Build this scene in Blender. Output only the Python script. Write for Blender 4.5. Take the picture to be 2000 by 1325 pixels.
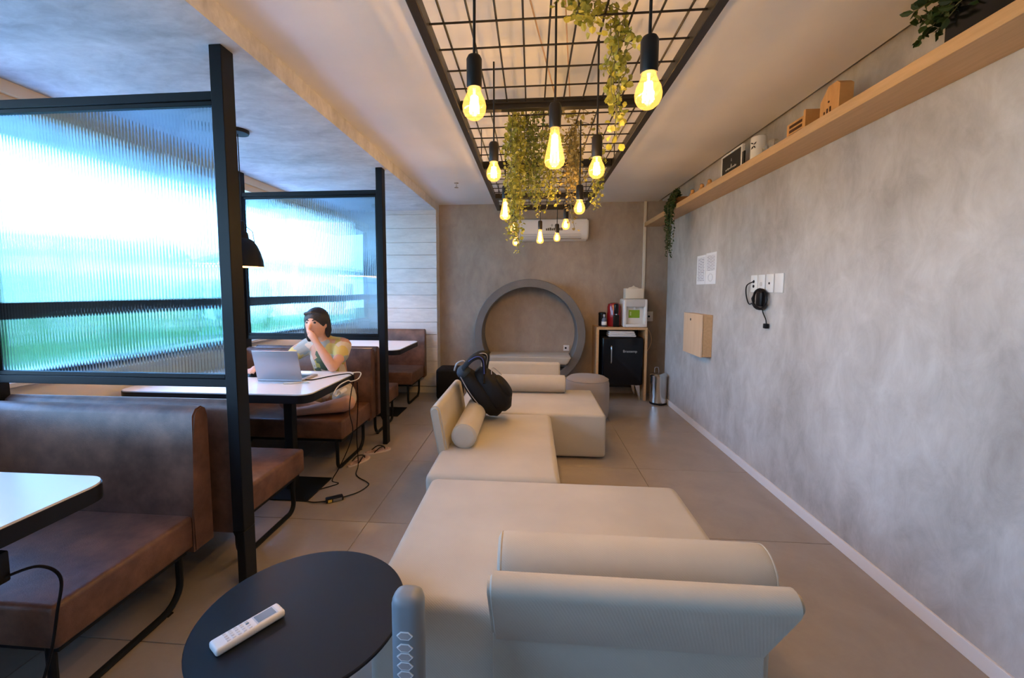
import bpy, bmesh, math, random
from mathutils import Vector, Matrix
random.seed(7)
SC = bpy.context.scene
COL = SC.collection
for o in list(bpy.data.objects): bpy.data.objects.remove(o)

# ------------------------------------------------------------------ camera, sky, light, exposure
cam_d = bpy.data.cameras.new('camera'); cam = bpy.data.objects.new('camera', cam_d); COL.objects.link(cam)
PITCH, YAW = math.radians(4.505), math.radians(4.904)
fwd = Vector((-math.sin(YAW)*math.cos(PITCH), math.cos(YAW)*math.cos(PITCH), -math.sin(PITCH)))
right = Vector((math.cos(YAW), math.sin(YAW), 0)); up = right.cross(fwd)
m3 = Matrix((right, up, -fwd)).transposed()
cam.matrix_world = Matrix.Translation((0, 0, 1.6)) @ m3.to_4x4()
cam_d.sensor_width = 36; cam_d.sensor_fit = 'HORIZONTAL'; cam_d.lens = 825*36/2000
cam_d.shift_x = 32/2000; cam_d.shift_y = -30.5/2000
cam_d.clip_start = 0.05; cam_d.clip_end = 300
SC.camera = cam

wd = bpy.data.worlds.new('sky'); SC.world = wd; wd.use_nodes = True
nt = wd.node_tree; nt.nodes.clear()
wo = nt.nodes.new('ShaderNodeOutputWorld'); bg = nt.nodes.new('ShaderNodeBackground')
tc = nt.nodes.new('ShaderNodeTexCoord'); sp = nt.nodes.new('ShaderNodeSeparateXYZ'); rp = nt.nodes.new('ShaderNodeValToRGB')
nt.links.new(tc.outputs['Generated'], sp.inputs[0]); nt.links.new(sp.outputs['Z'], rp.inputs[0])
rp.color_ramp.elements[0].position = 0.0; rp.color_ramp.elements[0].color = (0.45, 0.73, 1.0, 1)
rp.color_ramp.elements[1].position = 0.6; rp.color_ramp.elements[1].color = (0.20, 0.44, 1.0, 1)
nt.links.new(rp.outputs[0], bg.inputs[0]); bg.inputs[1].default_value = 6.0
nt.links.new(bg.outputs[0], wo.inputs[0])

sun_d = bpy.data.lights.new('sun', 'SUN'); sun = bpy.data.objects.new('sun', sun_d); COL.objects.link(sun)
sun_d.energy = 9.0; sun_d.angle = 0.01; sun_d.color = (1, 0.95, 0.86)
sun.rotation_euler = Vector((-0.5, 0.25, -0.83)).to_track_quat('-Z', 'Y').to_euler(); sun.location = (8, -4, 14)
por_d = bpy.data.lights.new('window_portal', 'AREA'); por = bpy.data.objects.new('window_portal', por_d); COL.objects.link(por)
por_d.shape = 'RECTANGLE'; por_d.size = 8.8; por_d.size_y = 1.72; por_d.cycles.is_portal = True
por.location = (-3.16, 2.0, 1.90); por.matrix_world = Matrix.Translation((-3.16, 2.0, 1.90)) @ Matrix(((0, 0, -1), (1, 0, 0), (0, 1, 0))).to_4x4()
BULB_W = 8.5

SC.view_settings.view_transform = 'Standard'; SC.view_settings.look = 'None'
SC.view_settings.gamma = 1; SC.view_settings.use_curve_mapping = False
SC.view_settings.exposure = 1.22

# ------------------------------------------------------------------ materials
MATS = {}
def mat(name, col, rough=0.5, metal=0.0, var=0.0, vscale=8.0, bump=0.0, bscale=60.0, col2=None, emit=None, estr=0, stretch=None, coat=0.0, spec=0.5, alpha=None):
    if name in MATS: return MATS[name]
    m = bpy.data.materials.new(name); m.use_nodes = True; MATS[name] = m
    t = m.node_tree; b = t.nodes['Principled BSDF']
    b.inputs['Base Color'].default_value = (*col, 1); b.inputs['Roughness'].default_value = rough
    b.inputs['Metallic'].default_value = metal; b.inputs['Specular IOR Level'].default_value = spec
    b.inputs['Coat Weight'].default_value = coat
    if emit: b.inputs['Emission Color'].default_value = (*emit, 1); b.inputs['Emission Strength'].default_value = estr
    co = t.nodes.new('ShaderNodeTexCoord'); src = co.outputs['Object']
    if stretch:
        mp = t.nodes.new('ShaderNodeMapping'); mp.inputs['Scale'].default_value = stretch
        t.links.new(src, mp.inputs[0]); src = mp.outputs[0]
    if var or col2:
        n = t.nodes.new('ShaderNodeTexNoise'); n.inputs['Scale'].default_value = vscale; n.inputs['Detail'].default_value = 6; n.inputs['Roughness'].default_value = 0.62
        t.links.new(src, n.inputs['Vector'])
        r = t.nodes.new('ShaderNodeValToRGB'); r.color_ramp.elements[0].position = 0.32; r.color_ramp.elements[1].position = 0.68
        a = [max(0, c*(1-var)) for c in col]; c2 = col2 or [min(1, c*(1+var)) for c in col]
        r.color_ramp.elements[0].color = (*a, 1); r.color_ramp.elements[1].color = (*c2, 1)
        t.links.new(n.outputs['Fac'], r.inputs[0]); t.links.new(r.outputs[0], b.inputs['Base Color'])
    if bump:
        n2 = t.nodes.new('ShaderNodeTexNoise'); n2.inputs['Scale'].default_value = bscale; n2.inputs['Detail'].default_value = 4
        t.links.new(src, n2.inputs['Vector'])
        bp = t.nodes.new('ShaderNodeBump'); bp.inputs['Strength'].default_value = bump; bp.inputs['Distance'].default_value = 0.01
        t.links.new(n2.outputs['Fac'], bp.inputs['Height']); t.links.new(bp.outputs[0], b.inputs['Normal'])
    return m

def plaster(name, dark, light, sc=1.3, stretch=(1, 1, 0.6), rough=0.55):
    if name in MATS: return MATS[name]
    m = bpy.data.materials.new(name); m.use_nodes = True; MATS[name] = m
    t = m.node_tree; b = t.nodes['Principled BSDF']; b.inputs['Roughness'].default_value = rough
    co = t.nodes.new('ShaderNodeTexCoord'); mp = t.nodes.new('ShaderNodeMapping'); mp.inputs['Scale'].default_value = stretch
    t.links.new(co.outputs['Object'], mp.inputs[0])
    a = t.nodes.new('ShaderNodeTexNoise'); a.inputs['Scale'].default_value = sc; a.inputs['Detail'].default_value = 8; a.inputs['Roughness'].default_value = 0.6; a.inputs['Distortion'].default_value = 0.8
    c = t.nodes.new('ShaderNodeTexNoise'); c.inputs['Scale'].default_value = sc*5; c.inputs['Detail'].default_value = 10; c.inputs['Roughness'].default_value = 0.7; c.inputs['Distortion'].default_value = 0.5
    mx = t.nodes.new('ShaderNodeMath'); mx.operation = 'MULTIPLY_ADD'; mx.inputs[1].default_value = 0.45
    for n in (a, c): t.links.new(mp.outputs[0], n.inputs['Vector'])
    s1 = t.nodes.new('ShaderNodeMath'); s1.operation = 'MULTIPLY'; s1.inputs[1].default_value = 0.6
    t.links.new(a.outputs['Fac'], s1.inputs[0]); t.links.new(c.outputs['Fac'], mx.inputs[0]); t.links.new(s1.outputs[0], mx.inputs[2])
    r = t.nodes.new('ShaderNodeValToRGB'); r.color_ramp.elements[0].position = 0.36; r.color_ramp.elements[1].position = 0.68
    r.color_ramp.elements[0].color = (*dark, 1); r.color_ramp.elements[1].color = (*light, 1)
    t.links.new(mx.outputs[0], r.inputs[0]); t.links.new(r.outputs[0], b.inputs['Base Color'])
    bp = t.nodes.new('ShaderNodeBump'); bp.inputs['Strength'].default_value = 0.08; bp.inputs['Distance'].default_value = 0.01
    t.links.new(c.outputs['Fac'], bp.inputs['Height']); t.links.new(bp.outputs[0], b.inputs['Normal'])
    return m

def fabric(name, col, sc=260):
    if name in MATS: return MATS[name]
    m = bpy.data.materials.new(name); m.use_nodes = True; MATS[name] = m
    t = m.node_tree; b = t.nodes['Principled BSDF']; b.inputs['Roughness'].default_value = 0.9
    b.inputs['Sheen Weight'].default_value = 0.15; b.inputs['Specular IOR Level'].default_value = 0.2
    co = t.nodes.new('ShaderNodeTexCoord')
    w1 = t.nodes.new('ShaderNodeTexWave'); w1.wave_type = 'BANDS'; w1.bands_direction = 'DIAGONAL'; w1.inputs['Scale'].default_value = 55; w1.inputs['Distortion'].default_value = 2.5; w1.inputs['Detail'].default_value = 2; w1.inputs['Detail Scale'].default_value = 8
    n = t.nodes.new('ShaderNodeTexNoise'); n.inputs['Scale'].default_value = sc; n.inputs['Detail'].default_value = 3
    k = t.nodes.new('ShaderNodeTexNoise'); k.inputs['Scale'].default_value = 3; k.inputs['Detail'].default_value = 4
    for q in (w1, n, k): t.links.new(co.outputs['Object'], q.inputs['Vector'])
    ad = t.nodes.new('ShaderNodeMath'); ad.operation = 'ADD'; t.links.new(w1.outputs['Fac'], ad.inputs[0]); t.links.new(n.outputs['Fac'], ad.inputs[1])
    bp = t.nodes.new('ShaderNodeBump'); bp.inputs['Strength'].default_value = 0.22; bp.inputs['Distance'].default_value = 0.003
    t.links.new(ad.outputs[0], bp.inputs['Height']); t.links.new(bp.outputs[0], b.inputs['Normal'])
    r = t.nodes.new('ShaderNodeValToRGB'); r.color_ramp.elements[0].position = 0.3; r.color_ramp.elements[1].position = 0.7
    r.color_ramp.elements[0].color = (*[c*0.92 for c in col], 1); r.color_ramp.elements[1].color = (*[min(1, c*1.06) for c in col], 1)
    t.links.new(k.outputs['Fac'], r.inputs[0]); t.links.new(r.outputs[0], b.inputs['Base Color'])
    return m

def thin_glass(name, tint=(1, 1, 1), gloss=0.06, rough=0.02):
    if name in MATS: return MATS[name]
    m = bpy.data.materials.new(name); m.use_nodes = True; MATS[name] = m
    t = m.node_tree; t.nodes.clear(); o = t.nodes.new('ShaderNodeOutputMaterial')
    a = t.nodes.new('ShaderNodeBsdfTransparent'); a.inputs[0].default_value = (*tint, 1)
    g = t.nodes.new('ShaderNodeBsdfGlossy'); g.inputs['Roughness'].default_value = rough
    mx = t.nodes.new('ShaderNodeMixShader'); mx.inputs[0].default_value = gloss
    t.links.new(a.outputs[0], mx.inputs[1]); t.links.new(g.outputs[0], mx.inputs[2]); t.links.new(mx.outputs[0], o.inputs[0])
    return m

def ribbed_glass():
    m = bpy.data.materials.new('ribbed_glass'); m.use_nodes = True
    t = m.node_tree; t.nodes.clear(); o = t.nodes.new('ShaderNodeOutputMaterial')
    a = t.nodes.new('ShaderNodeBsdfTransparent'); a.inputs[0].default_value = (0.62, 0.80, 0.90, 1)
    g = t.nodes.new('ShaderNodeBsdfGlass'); g.inputs['Roughness'].default_value = 0.02; g.inputs['IOR'].default_value = 1.45; g.inputs[0].default_value = (0.70, 0.86, 0.94, 1)
    mx = t.nodes.new('ShaderNodeMixShader'); mx.inputs[0].default_value = 0.78
    t.links.new(a.outputs[0], mx.inputs[1]); t.links.new(g.outputs[0], mx.inputs[2]); t.links.new(mx.outputs[0], o.inputs[0])
    return m

def emitter(name, col, s):
    if name in MATS: return MATS[name]
    m = bpy.data.materials.new(name); m.use_nodes = True; MATS[name] = m
    t = m.node_tree; t.nodes.clear(); o = t.nodes.new('ShaderNodeOutputMaterial'); e = t.nodes.new('ShaderNodeEmission')
    e.inputs[0].default_value = (*col, 1); e.inputs[1].default_value = s; t.links.new(e.outputs[0], o.inputs[0])
    return m

def leaf_mat(name, a, b_):
    if name in MATS: return MATS[name]
    m = bpy.data.materials.new(name); m.use_nodes = True; MATS[name] = m
    t = m.node_tree; b = t.nodes['Principled BSDF']; o = t.nodes['Material Output']; b.inputs['Roughness'].default_value = 0.5
    g = t.nodes.new('ShaderNodeNewGeometry'); r = t.nodes.new('ShaderNodeValToRGB')
    r.color_ramp.elements[0].color = (*a, 1); r.color_ramp.elements[1].color = (*b_, 1)
    t.links.new(g.outputs['Random Per Island'], r.inputs[0]); t.links.new(r.outputs[0], b.inputs['Base Color'])
    tr = t.nodes.new('ShaderNodeBsdfTranslucent'); t.links.new(r.outputs[0], tr.inputs[0])
    mx = t.nodes.new('ShaderNodeMixShader'); mx.inputs[0].default_value = 0.3
    t.links.new(b.outputs[0], mx.inputs[1]); t.links.new(tr.outputs[0], mx.inputs[2]); t.links.new(mx.outputs[0], o.inputs[0])
    return m

def print_lines(name, scale, paper=(0.85, 0.85, 0.88), ink=(0.25, 0.25, 0.3)):
    """paper with rows of small print"""
    m = bpy.data.materials.new(name); m.use_nodes = True
    t = m.node_tree; b = t.nodes['Principled BSDF']; b.inputs['Roughness'].default_value = 0.7
    co = t.nodes.new('ShaderNodeTexCoord'); br = t.nodes.new('ShaderNodeTexBrick'); mp = t.nodes.new('ShaderNodeMapping')
    mp.inputs['Rotation'].default_value = (math.pi/2, 0, math.pi/2)
    sx = t.nodes.new('ShaderNodeSeparateXYZ'); cx = t.nodes.new('ShaderNodeCombineXYZ')
    t.links.new(co.outputs['Object'], sx.inputs[0]); t.links.new(sx.outputs['Y'], cx.inputs['X']); t.links.new(sx.outputs['Z'], cx.inputs['Y'])
    t.links.new(cx.outputs[0], br.inputs['Vector'])
    br.inputs['Scale'].default_value = scale; br.inputs['Color1'].default_value = (*ink, 1); br.inputs['Color2'].default_value = (*[c*1.6 for c in ink], 1); br.inputs['Mortar'].default_value = (*paper, 1)
    br.inputs['Mortar Size'].default_value = 0.085; br.inputs['Brick Width'].default_value = 1.3; br.inputs['Row Height'].default_value = 0.25; br.inputs['Mortar Smooth'].default_value = 0.3
    t.links.new(br.outputs['Color'], b.inputs['Base Color'])
    return m

M_wall = plaster('burnished_cement', (0.33, 0.30, 0.275), (0.62, 0.595, 0.575))
M_wallb = plaster('burnished_cement_back', (0.31, 0.25, 0.20), (0.47, 0.39, 0.315), sc=1.6)
M_ceil = mat('white_paint', (0.80, 0.78, 0.76), 0.8, var=0.02, vscale=3)
M_slab = plaster('cast_concrete', (0.46, 0.46, 0.47), (0.80, 0.80, 0.81), sc=2.0, stretch=(0.8, 1.5, 1), rough=0.75)
M_board = plaster('board_concrete', (0.56, 0.55, 0.53), (0.76, 0.75, 0.73), sc=2.5, stretch=(0.5, 1, 2), rough=0.75)
M_tile = plaster('floor_porcelain', (0.31, 0.265, 0.225), (0.40, 0.35, 0.30), sc=1.0, stretch=(1, 1, 1), rough=0.30)
M_grout = mat('grout', (0.16, 0.14, 0.12), 0.9)
M_base = mat('baseboard_white', (0.78, 0.75, 0.74), 0.5)
M_blk = mat('black_metal', (0.006, 0.008, 0.011), 0.5, 0.0, spec=0.22)
M_grid = mat('black_grid_metal', (0.012, 0.010, 0.009), 0.4, 0.0, spec=0.35)
M_fab = fabric('beige_linen', (0.50, 0.46, 0.38))
M_pouf = fabric('grey_linen', (0.34, 0.30, 0.275))
M_leath = mat('brown_leather', (0.105, 0.046, 0.027), 0.42, var=0.25, vscale=6, bump=0.12, bscale=220, col2=(0.215, 0.105, 0.065))
M_lam = mat('white_laminate', (0.82, 0.80, 0.78), 0.25)
M_wood = mat('light_wood', (0.56, 0.34, 0.16), 0.45, col2=(0.66, 0.42, 0.215), vscale=5, stretch=(9, 0.8, 9))
M_wood2 = mat('pine_block', (0.60, 0.31, 0.10), 0.5, col2=(0.72, 0.40, 0.15), vscale=8, stretch=(1, 6, 1))
M_white = mat('white_plastic', (0.82, 0.81, 0.79), 0.35)
M_cream = mat('cream_plastic', (0.78, 0.70, 0.56), 0.45)
M_chrome = mat('brushed_steel', (0.70, 0.68, 0.65), 0.16, 1.0)
M_silver = mat('silver_shell', (0.42, 0.41, 0.43), 0.4, 0.4)
M_black = mat('black_plastic', (0.006, 0.006, 0.008), 0.4, spec=0.25)
M_fridge = mat('black_enamel', (0.004, 0.005, 0.008), 0.18, spec=0.3)
M_nylon = mat('black_nylon', (0.006, 0.006, 0.007), 0.65, bump=0.3, bscale=300, spec=0.25)
M_nylonb = mat('blue_grey_mesh', (0.03, 0.05, 0.075), 0.7, bump=0.3, bscale=400)
M_ring = mat('grey_ring_paint', (0.16, 0.155, 0.15), 0.6, var=0.12, vscale=4)
M_stem = mat('vine_stem', (0.14, 0.13, 0.05), 0.7)
M_leaf = leaf_mat('vine_leaf_lime', (0.20, 0.22, 0.03), (0.52, 0.50, 0.10))
M_leafd = leaf_mat('vine_leaf_dark', (0.06, 0.10, 0.03), (0.30, 0.33, 0.08))
M_leafb = leaf_mat('vine_leaf_bronze', (0.20, 0.15, 0.05), (0.50, 0.40, 0.14))
M_leafg = leaf_mat('shelf_leaf_green', (0.015, 0.04, 0.012), (0.06, 0.11, 0.03))
M_amber = thin_glass('amber_bulb_glass', (1.0, 0.80, 0.45), 0.09)
_t = M_amber.node_tree; _o = [n for n in _t.nodes if n.type == 'OUTPUT_MATERIAL'][0]; _m = [n for n in _t.nodes if n.type == 'MIX_SHADER'][0]
_e = _t.nodes.new('ShaderNodeEmission'); _e.inputs[0].default_value = (1, 0.46, 0.10, 1); _e.inputs[1].default_value = 0.42
_a = _t.nodes.new('ShaderNodeAddShader'); _t.links.new(_m.outputs[0], _a.inputs[0]); _t.links.new(_e.outputs[0], _a.inputs[1]); _t.links.new(_a.outputs[0], _o.inputs[0])
M_clear = thin_glass('clear_glass', (0.97, 0.99, 1.0), 0.07)
M_ribbed = ribbed_glass()
M_fil = emitter('glowing_filament', (1.0, 0.66, 0.26), 30)
M_frame = mat('dark_window_frame', (0.022, 0.032, 0.045), 0.4)
M_track = mat('tan_window_track', (0.88, 0.68, 0.45), 0.5)
M_skin = mat('skin', (0.66, 0.37, 0.26), 0.55, var=0.06, vscale=10)
M_hair = mat('dark_hair', (0.012, 0.010, 0.012), 0.5, bump=0.4, bscale=120)

# ------------------------------------------------------------------ helpers
def B(): return bmesh.new()
def box(bm, x0, x1, y0, y1, z0, z1, bev=0.0, seg=2, edges=None):
    x0, x1 = min(x0, x1), max(x0, x1); y0, y1 = min(y0, y1), max(y0, y1); z0, z1 = min(z0, z1), max(z0, z1)
    v = [bm.verts.new((x, y, z)) for x in (x0, x1) for y in (y0, y1) for z in (z0, z1)]
    f = [bm.faces.new([v[i] for i in q]) for q in ((0, 1, 3, 2), (4, 6, 7, 5), (0, 4, 5, 1), (2, 3, 7, 6), (0, 2, 6, 4), (1, 5, 7, 3))]
    if bev:
        es = list({e for q in f for e in q.edges})
        if edges: es = [e for e in es if edges(e)]
        bmesh.ops.bevel(bm, geom=es, offset=bev, segments=seg, profile=0.5, affect='EDGES')
    return bm
def vert_edges(e): return abs(e.verts[0].co.z-e.verts[1].co.z) > 1e-6
def catmull(pts, n=6, closed=False):
    P = [Vector(p) for p in pts]; out = []; L = len(P); rng = L if closed else L-1
    for i in range(rng):
        if closed: p0, p1, p2, p3 = P[i-1], P[i], P[(i+1) % L], P[(i+2) % L]
        else: p0, p1, p2, p3 = P[max(i-1, 0)], P[i], P[i+1], P[min(i+2, L-1)]
        for k in range(n):
            t = k/n; out.append(0.5*((2*p1)+(-p0+p2)*t+(2*p0-5*p1+4*p2-p3)*t*t+(-p0+3*p1-3*p2+p3)*t**3))
    if not closed: out.append(P[-1])
    return out
def tube(bm, pts, r, n=8, closed=False, sx=1.0, sy=1.0, ref=None):
    P = [Vector(p) for p in pts]; L = len(P); R = r if isinstance(r, (list, tuple)) else [r]*L
    rings = []; prev = None
    for i, p in enumerate(P):
        if closed: d = P[(i+1) % L]-P[i-1]
        else: d = P[min(i+1, L-1)]-P[max(i-1, 0)]
        if d.length < 1e-9: d = Vector((0, 0, 1))
        d.normalize()
        if prev is None:
            a = Vector(ref) if ref else (Vector((0, 0, 1)) if abs(d.z) < 0.9 else Vector((1, 0, 0)))
            u = (a-d*a.dot(d)).normalized()
        else:
            u = prev-d*prev.dot(d)
            u = u.normalized() if u.length > 1e-6 else prev
        prev = u; w = d.cross(u)
        rings.append([bm.verts.new(p+u*(math.cos(2*math.pi*k/n)*R[i]*sx)+w*(math.sin(2*math.pi*k/n)*R[i]*sy)) for k in range(n)])
    rng = L if closed else L-1
    for i in range(rng):
        a, b = rings[i], rings[(i+1) % L]
        for k in range(n): bm.faces.new((a[k], a[(k+1) % n], b[(k+1) % n], b[k]))
    if not closed: bm.faces.new(rings[0][::-1]); bm.faces.new(rings[-1])
    return bm
def cap_tube(bm, pts, r, n=12):
    """tapered limb with round ends"""
    P = [Vector(p) for p in pts]; R = list(r) if isinstance(r, (list, tuple)) else [r]*len(P)
    d0 = (P[0]-P[1]).normalized(); d1 = (P[-1]-P[-2]).normalized()
    a = [P[0]+d0*R[0]*math.sin(t) for t in (1.5, 1.1, .6)]; ra = [R[0]*math.cos(t) for t in (1.5, 1.1, .6)]
    b = [P[-1]+d1*R[-1]*math.sin(t) for t in (.6, 1.1, 1.5)]; rb = [R[-1]*math.cos(t) for t in (.6, 1.1, 1.5)]
    return tube(bm, a+P+b, ra+R+rb, n)
def ball(bm, c, r, seg=16, rings=10):
    rx, ry, rz = r if isinstance(r, (tuple, list)) else (r, r, r)
    bmesh.ops.create_uvsphere(bm, u_segments=seg, v_segments=rings, radius=1, matrix=Matrix.Translation(c) @ Matrix.Diagonal((rx, ry, rz, 1)))
    return bm
def lathe(bm, prof, n=24, c=(0, 0, 0), M=None):
    rings = []
    for r, z in prof:
        if r < 1e-6: rings.append([bm.verts.new((c[0], c[1], c[2]+z))])
        else: rings.append([bm.verts.new((c[0]+r*math.cos(2*math.pi*k/n), c[1]+r*math.sin(2*math.pi*k/n), c[2]+z)) for k in range(n)])
    for a, b in zip(rings, rings[1:]):
        for k in range(n):
            if len(a) == 1 and len(b) == 1: break
            if len(a) == 1: bm.faces.new((a[0], b[(k+1) % n], b[k]))
            elif len(b) == 1: bm.faces.new((a[k], a[(k+1) % n], b[0]))
            else: bm.faces.new((a[k], a[(k+1) % n], b[(k+1) % n], b[k]))
    if M is not None: bmesh.ops.transform(bm, matrix=M, verts=[v for q in rings for v in q])
    return bm
def prism(bm, poly, axis, a, b):
    """polygon (2-D) pulled along an axis from a to b; x: (y,z)  y: (x,z)  z: (x,y)"""
    def P(p, t): return {'x': (t, p[0], p[1]), 'y': (p[0], t, p[1]), 'z': (p[0], p[1], t)}[axis]
    A = [bm.verts.new(P(p, a)) for p in poly]; C = [bm.verts.new(P(p, b)) for p in poly]; n = len(poly)
    bm.faces.new(A); bm.faces.new(C[::-1])
    for i in range(n): bm.faces.new((A[i], C[i], C[(i+1) % n], A[(i+1) % n]))
    return bm
def rrect(x0, x1, y0, y1, r, n=6):
    out = []
    for cx, cy, s in ((x1-r, y1-r, 0), (x0+r, y1-r, 1), (x0+r, y0+r, 2), (x1-r, y0+r, 3)):
        for k in range(n+1):
            a = (s+k/n)*math.pi/2; out.append((cx+r*math.cos(a), cy+r*math.sin(a)))
    return out
def basis(o):
    m = Matrix.Identity(4)
    while o is not None: m = o.matrix_basis @ m; o = o.parent
    return m
def obj(name, bm, m, parent=None, world=True, angle=42, smooth=True):
    if parent is not None and world: bmesh.ops.transform(bm, matrix=basis(parent).inverted(), verts=bm.verts)
    bmesh.ops.recalc_face_normals(bm, faces=bm.faces)
    me = bpy.data.meshes.new(name); bm.to_mesh(me); bm.free()
    if smooth:
        me.polygons.foreach_set('use_smooth', [True]*len(me.polygons)); me.set_sharp_from_angle(angle=math.radians(angle))
    if m is not None: me.materials.append(m)
    o = bpy.data.objects.new(name, me); COL.objects.link(o)
    if parent is not None: o.parent = parent
    return o
def tag(o, label, cat, group=None):
    o['label'] = label; o['category'] = cat
    if group: o['group'] = group
    return o
def thing(name, label, cat, loc=(0, 0, 0), rotz=0, group=None):
    o = bpy.data.objects.new(name, None); COL.objects.link(o); o.empty_display_size = 0.1
    o.location = loc; o.rotation_euler = (0, 0, rotz)
    o.matrix_basis = Matrix.Translation(loc) @ Matrix.Rotation(rotz, 4, 'Z')
    return tag(o, label, cat, group)
def single(name, bm, m, label, cat, loc, group=None, angle=42):
    """a thing that is one mesh: origin at its base"""
    bmesh.ops.translate(bm, vec=-Vector(loc), verts=bm.verts)
    o = obj(name, bm, m, angle=angle); o.location = loc
    return tag(o, label, cat, group)
def struct(name, bm, m, parent=None, angle=42):
    o = obj(name, bm, m, parent, angle=angle)
    if parent is None: o['kind'] = 'structure'
    return o
def remesh(o, vox, smooth=4):
    r = o.modifiers.new('remesh', 'REMESH'); r.mode = 'VOXEL'; r.voxel_size = vox; r.use_smooth_shade = True
    if smooth:
        s = o.modifiers.new('smooth', 'SMOOTH'); s.factor = 0.5; s.iterations = smooth

# ------------------------------------------------------------------ the room
XR, YB, ZC, ZS, XW = 1.91, 6.62, 2.925, 2.81, -3.08
XE = -1.455                                   # edge of the concrete slab / nook wall
b = B(); box(b, -3.05, 2.40, -2.6, YB, -0.10, -0.006); floor = struct('floor', b, M_grout)
xs = [-3.2 + 1.04*k for k in range(0)]; tx = [-1.12-1.04*2+1.04*k for k in range(-1, 6)]; ty = [2.72+1.055*k for k in range(-6, 5)]
shared = {}
for i in range(len(tx)):
    for j in range(len(ty)):
        x0, x1, y0, y1 = max(tx[i], -3.05), min(tx[i]+1.04, 2.40), max(ty[j], -2.6), min(ty[j]+1.055, YB)
        if x1-x0 < 0.02 or y1-y0 < 0.02: continue
        k = (round(x1-x0, 3), round(y1-y0, 3)); g = 0.0018
        if k not in shared:
            b = B(); box(b, g, k[0]-g, g, k[1]-g, -0.008, 0, 0.0012, 1)
            o = obj('tile', b, M_tile, floor, world=False); shared[k] = o.data
        else:
            o = bpy.data.objects.new('tile', shared[k]); COL.objects.link(o); o.parent = floor
        o.location = (x0, y0, 0)
b = B(); box(b, XR, 2.20, -2.6, 6.20, 0, 3.2); wall_r = struct('wall_right', b, M_wall)
b = B(); box(b, 2.20, 2.40, 5.0, YB, 0, 3.2); struct('wall_right_recess', b, M_wallb)
b = B(); box(b, -3.3, 2.40, YB, YB+0.2, -0.1, 3.2); struct('wall_back', b, M_wallb)
b = B(); box(b, -3.3, 2.40, -2.8, -2.6, -0.1, 3.2); struct('wall_front', b, M_wall)
b = B(); box(b, XW-0.02, XE-0.003, 6.44, YB, 0, ZS+0.05); nook = struct('wall_back_nook', b, M_board)
z = 0.10; k = 0
while z < ZS-0.01:                            # board-formed concrete: each board print stands a little proud or back
    h = (0.205, 0.19, 0.215)[k % 3]; z1 = min(z+h, ZS); d = (0, 0.006, 0.003, 0.008)[k % 4]
    b = B(); box(b, XW, XE, 6.40+d, 6.45, z+0.003, z1, 0.002, 1)
    obj('board', b, M_board, nook); z = z1; k += 1
b = B(); box(b, XW, XE+0.012, 6.385, 6.44, 0, 0.09, 0.003, 1); struct('baseboard_nook', b, M_cream)
b = B(); box(b, XR-0.014, XR, -2.6, 6.20, 0.0, 0.075, 0.002, 1); struct('baseboard_right', b, M_base)
b = B(); box(b, XE-0.05, XR-0.035, -2.6, YB, ZC, ZC+0.025); box(b, XR+0.02, 2.2, 6.2, YB, ZC, ZC+0.025); struct('ceiling', b, M_ceil)
b = B(); box(b, XE-0.05, 2.4, -2.6, YB, ZC+0.09, ZC+0.30); struct('ceiling_roof', b, mat('gap_shade_dark', (0.10, 0.085, 0.075), 0.8))  # underside coloured dark to paint the shade in the gap along the right wall
b = B(); box(b, -4.35, XE, -2.8, 7.2, ZS, 3.22); slab = struct('ceiling_slab', b, M_slab)
# low wall under the window, sill, window
b = B(); box(b, XW-0.16, XW+0.03, -2.8, 6.62, -0.1, 1.03); struct('wall_left', b, mat('low_wall_paint', (0.78, 0.78, 0.80), 0.7))
b = B(); box(b, XW-0.45, XW+0.07, -2.6, 6.40, 1.03, 1.06, 0.004, 1); struct('trim_1', b, M_lam)
w = bpy.data.objects.new('window_1', None); COL.objects.link(w); w['kind'] = 'structure'; w.location = (XW-0.03, 2.0, 1.06); w.matrix_basis = Matrix.Translation((XW-0.03, 2.0, 1.06))
b = B(); box(b, XW-0.09, XW+0.05, -2.6, 6.40, 2.735, ZS, 0.003, 1); box(b, XW-0.06, XW+0.02, -2.6, 6.40, 2.665, 2.735, 0.002, 1); obj('top_track', b, M_track, w)
b = B(); box(b, XW-0.05, XW+0.01, -2.6, 6.40, 1.425, 1.525, 0.004, 1); obj('middle_rail', b, M_frame, w)
b = B(); box(b, XW-0.05, XW+0.01, -2.6, 6.40, 1.06, 1.10, 0.004, 1); obj('bottom_rail', b, M_frame, w)
ys = (-2.6, -1.2, 0.8, 2.86, 4.9, 6.36)
for y in ys:
    b = B(); box(b, XW-0.052, XW+0.012, y, y+0.045, 1.06, 2.71, 0.003, 1); obj('mullion', b, M_frame, w)
for y0, y1 in zip(ys, ys[1:]):
    for z0, z1 in ((1.10, 1.425), (1.525, 2.71)):
        b = B(); box(b, XW-0.023, XW-0.017, y0+0.045, y1, z0, z1); obj('pane', b, M_clear, w)

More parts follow.
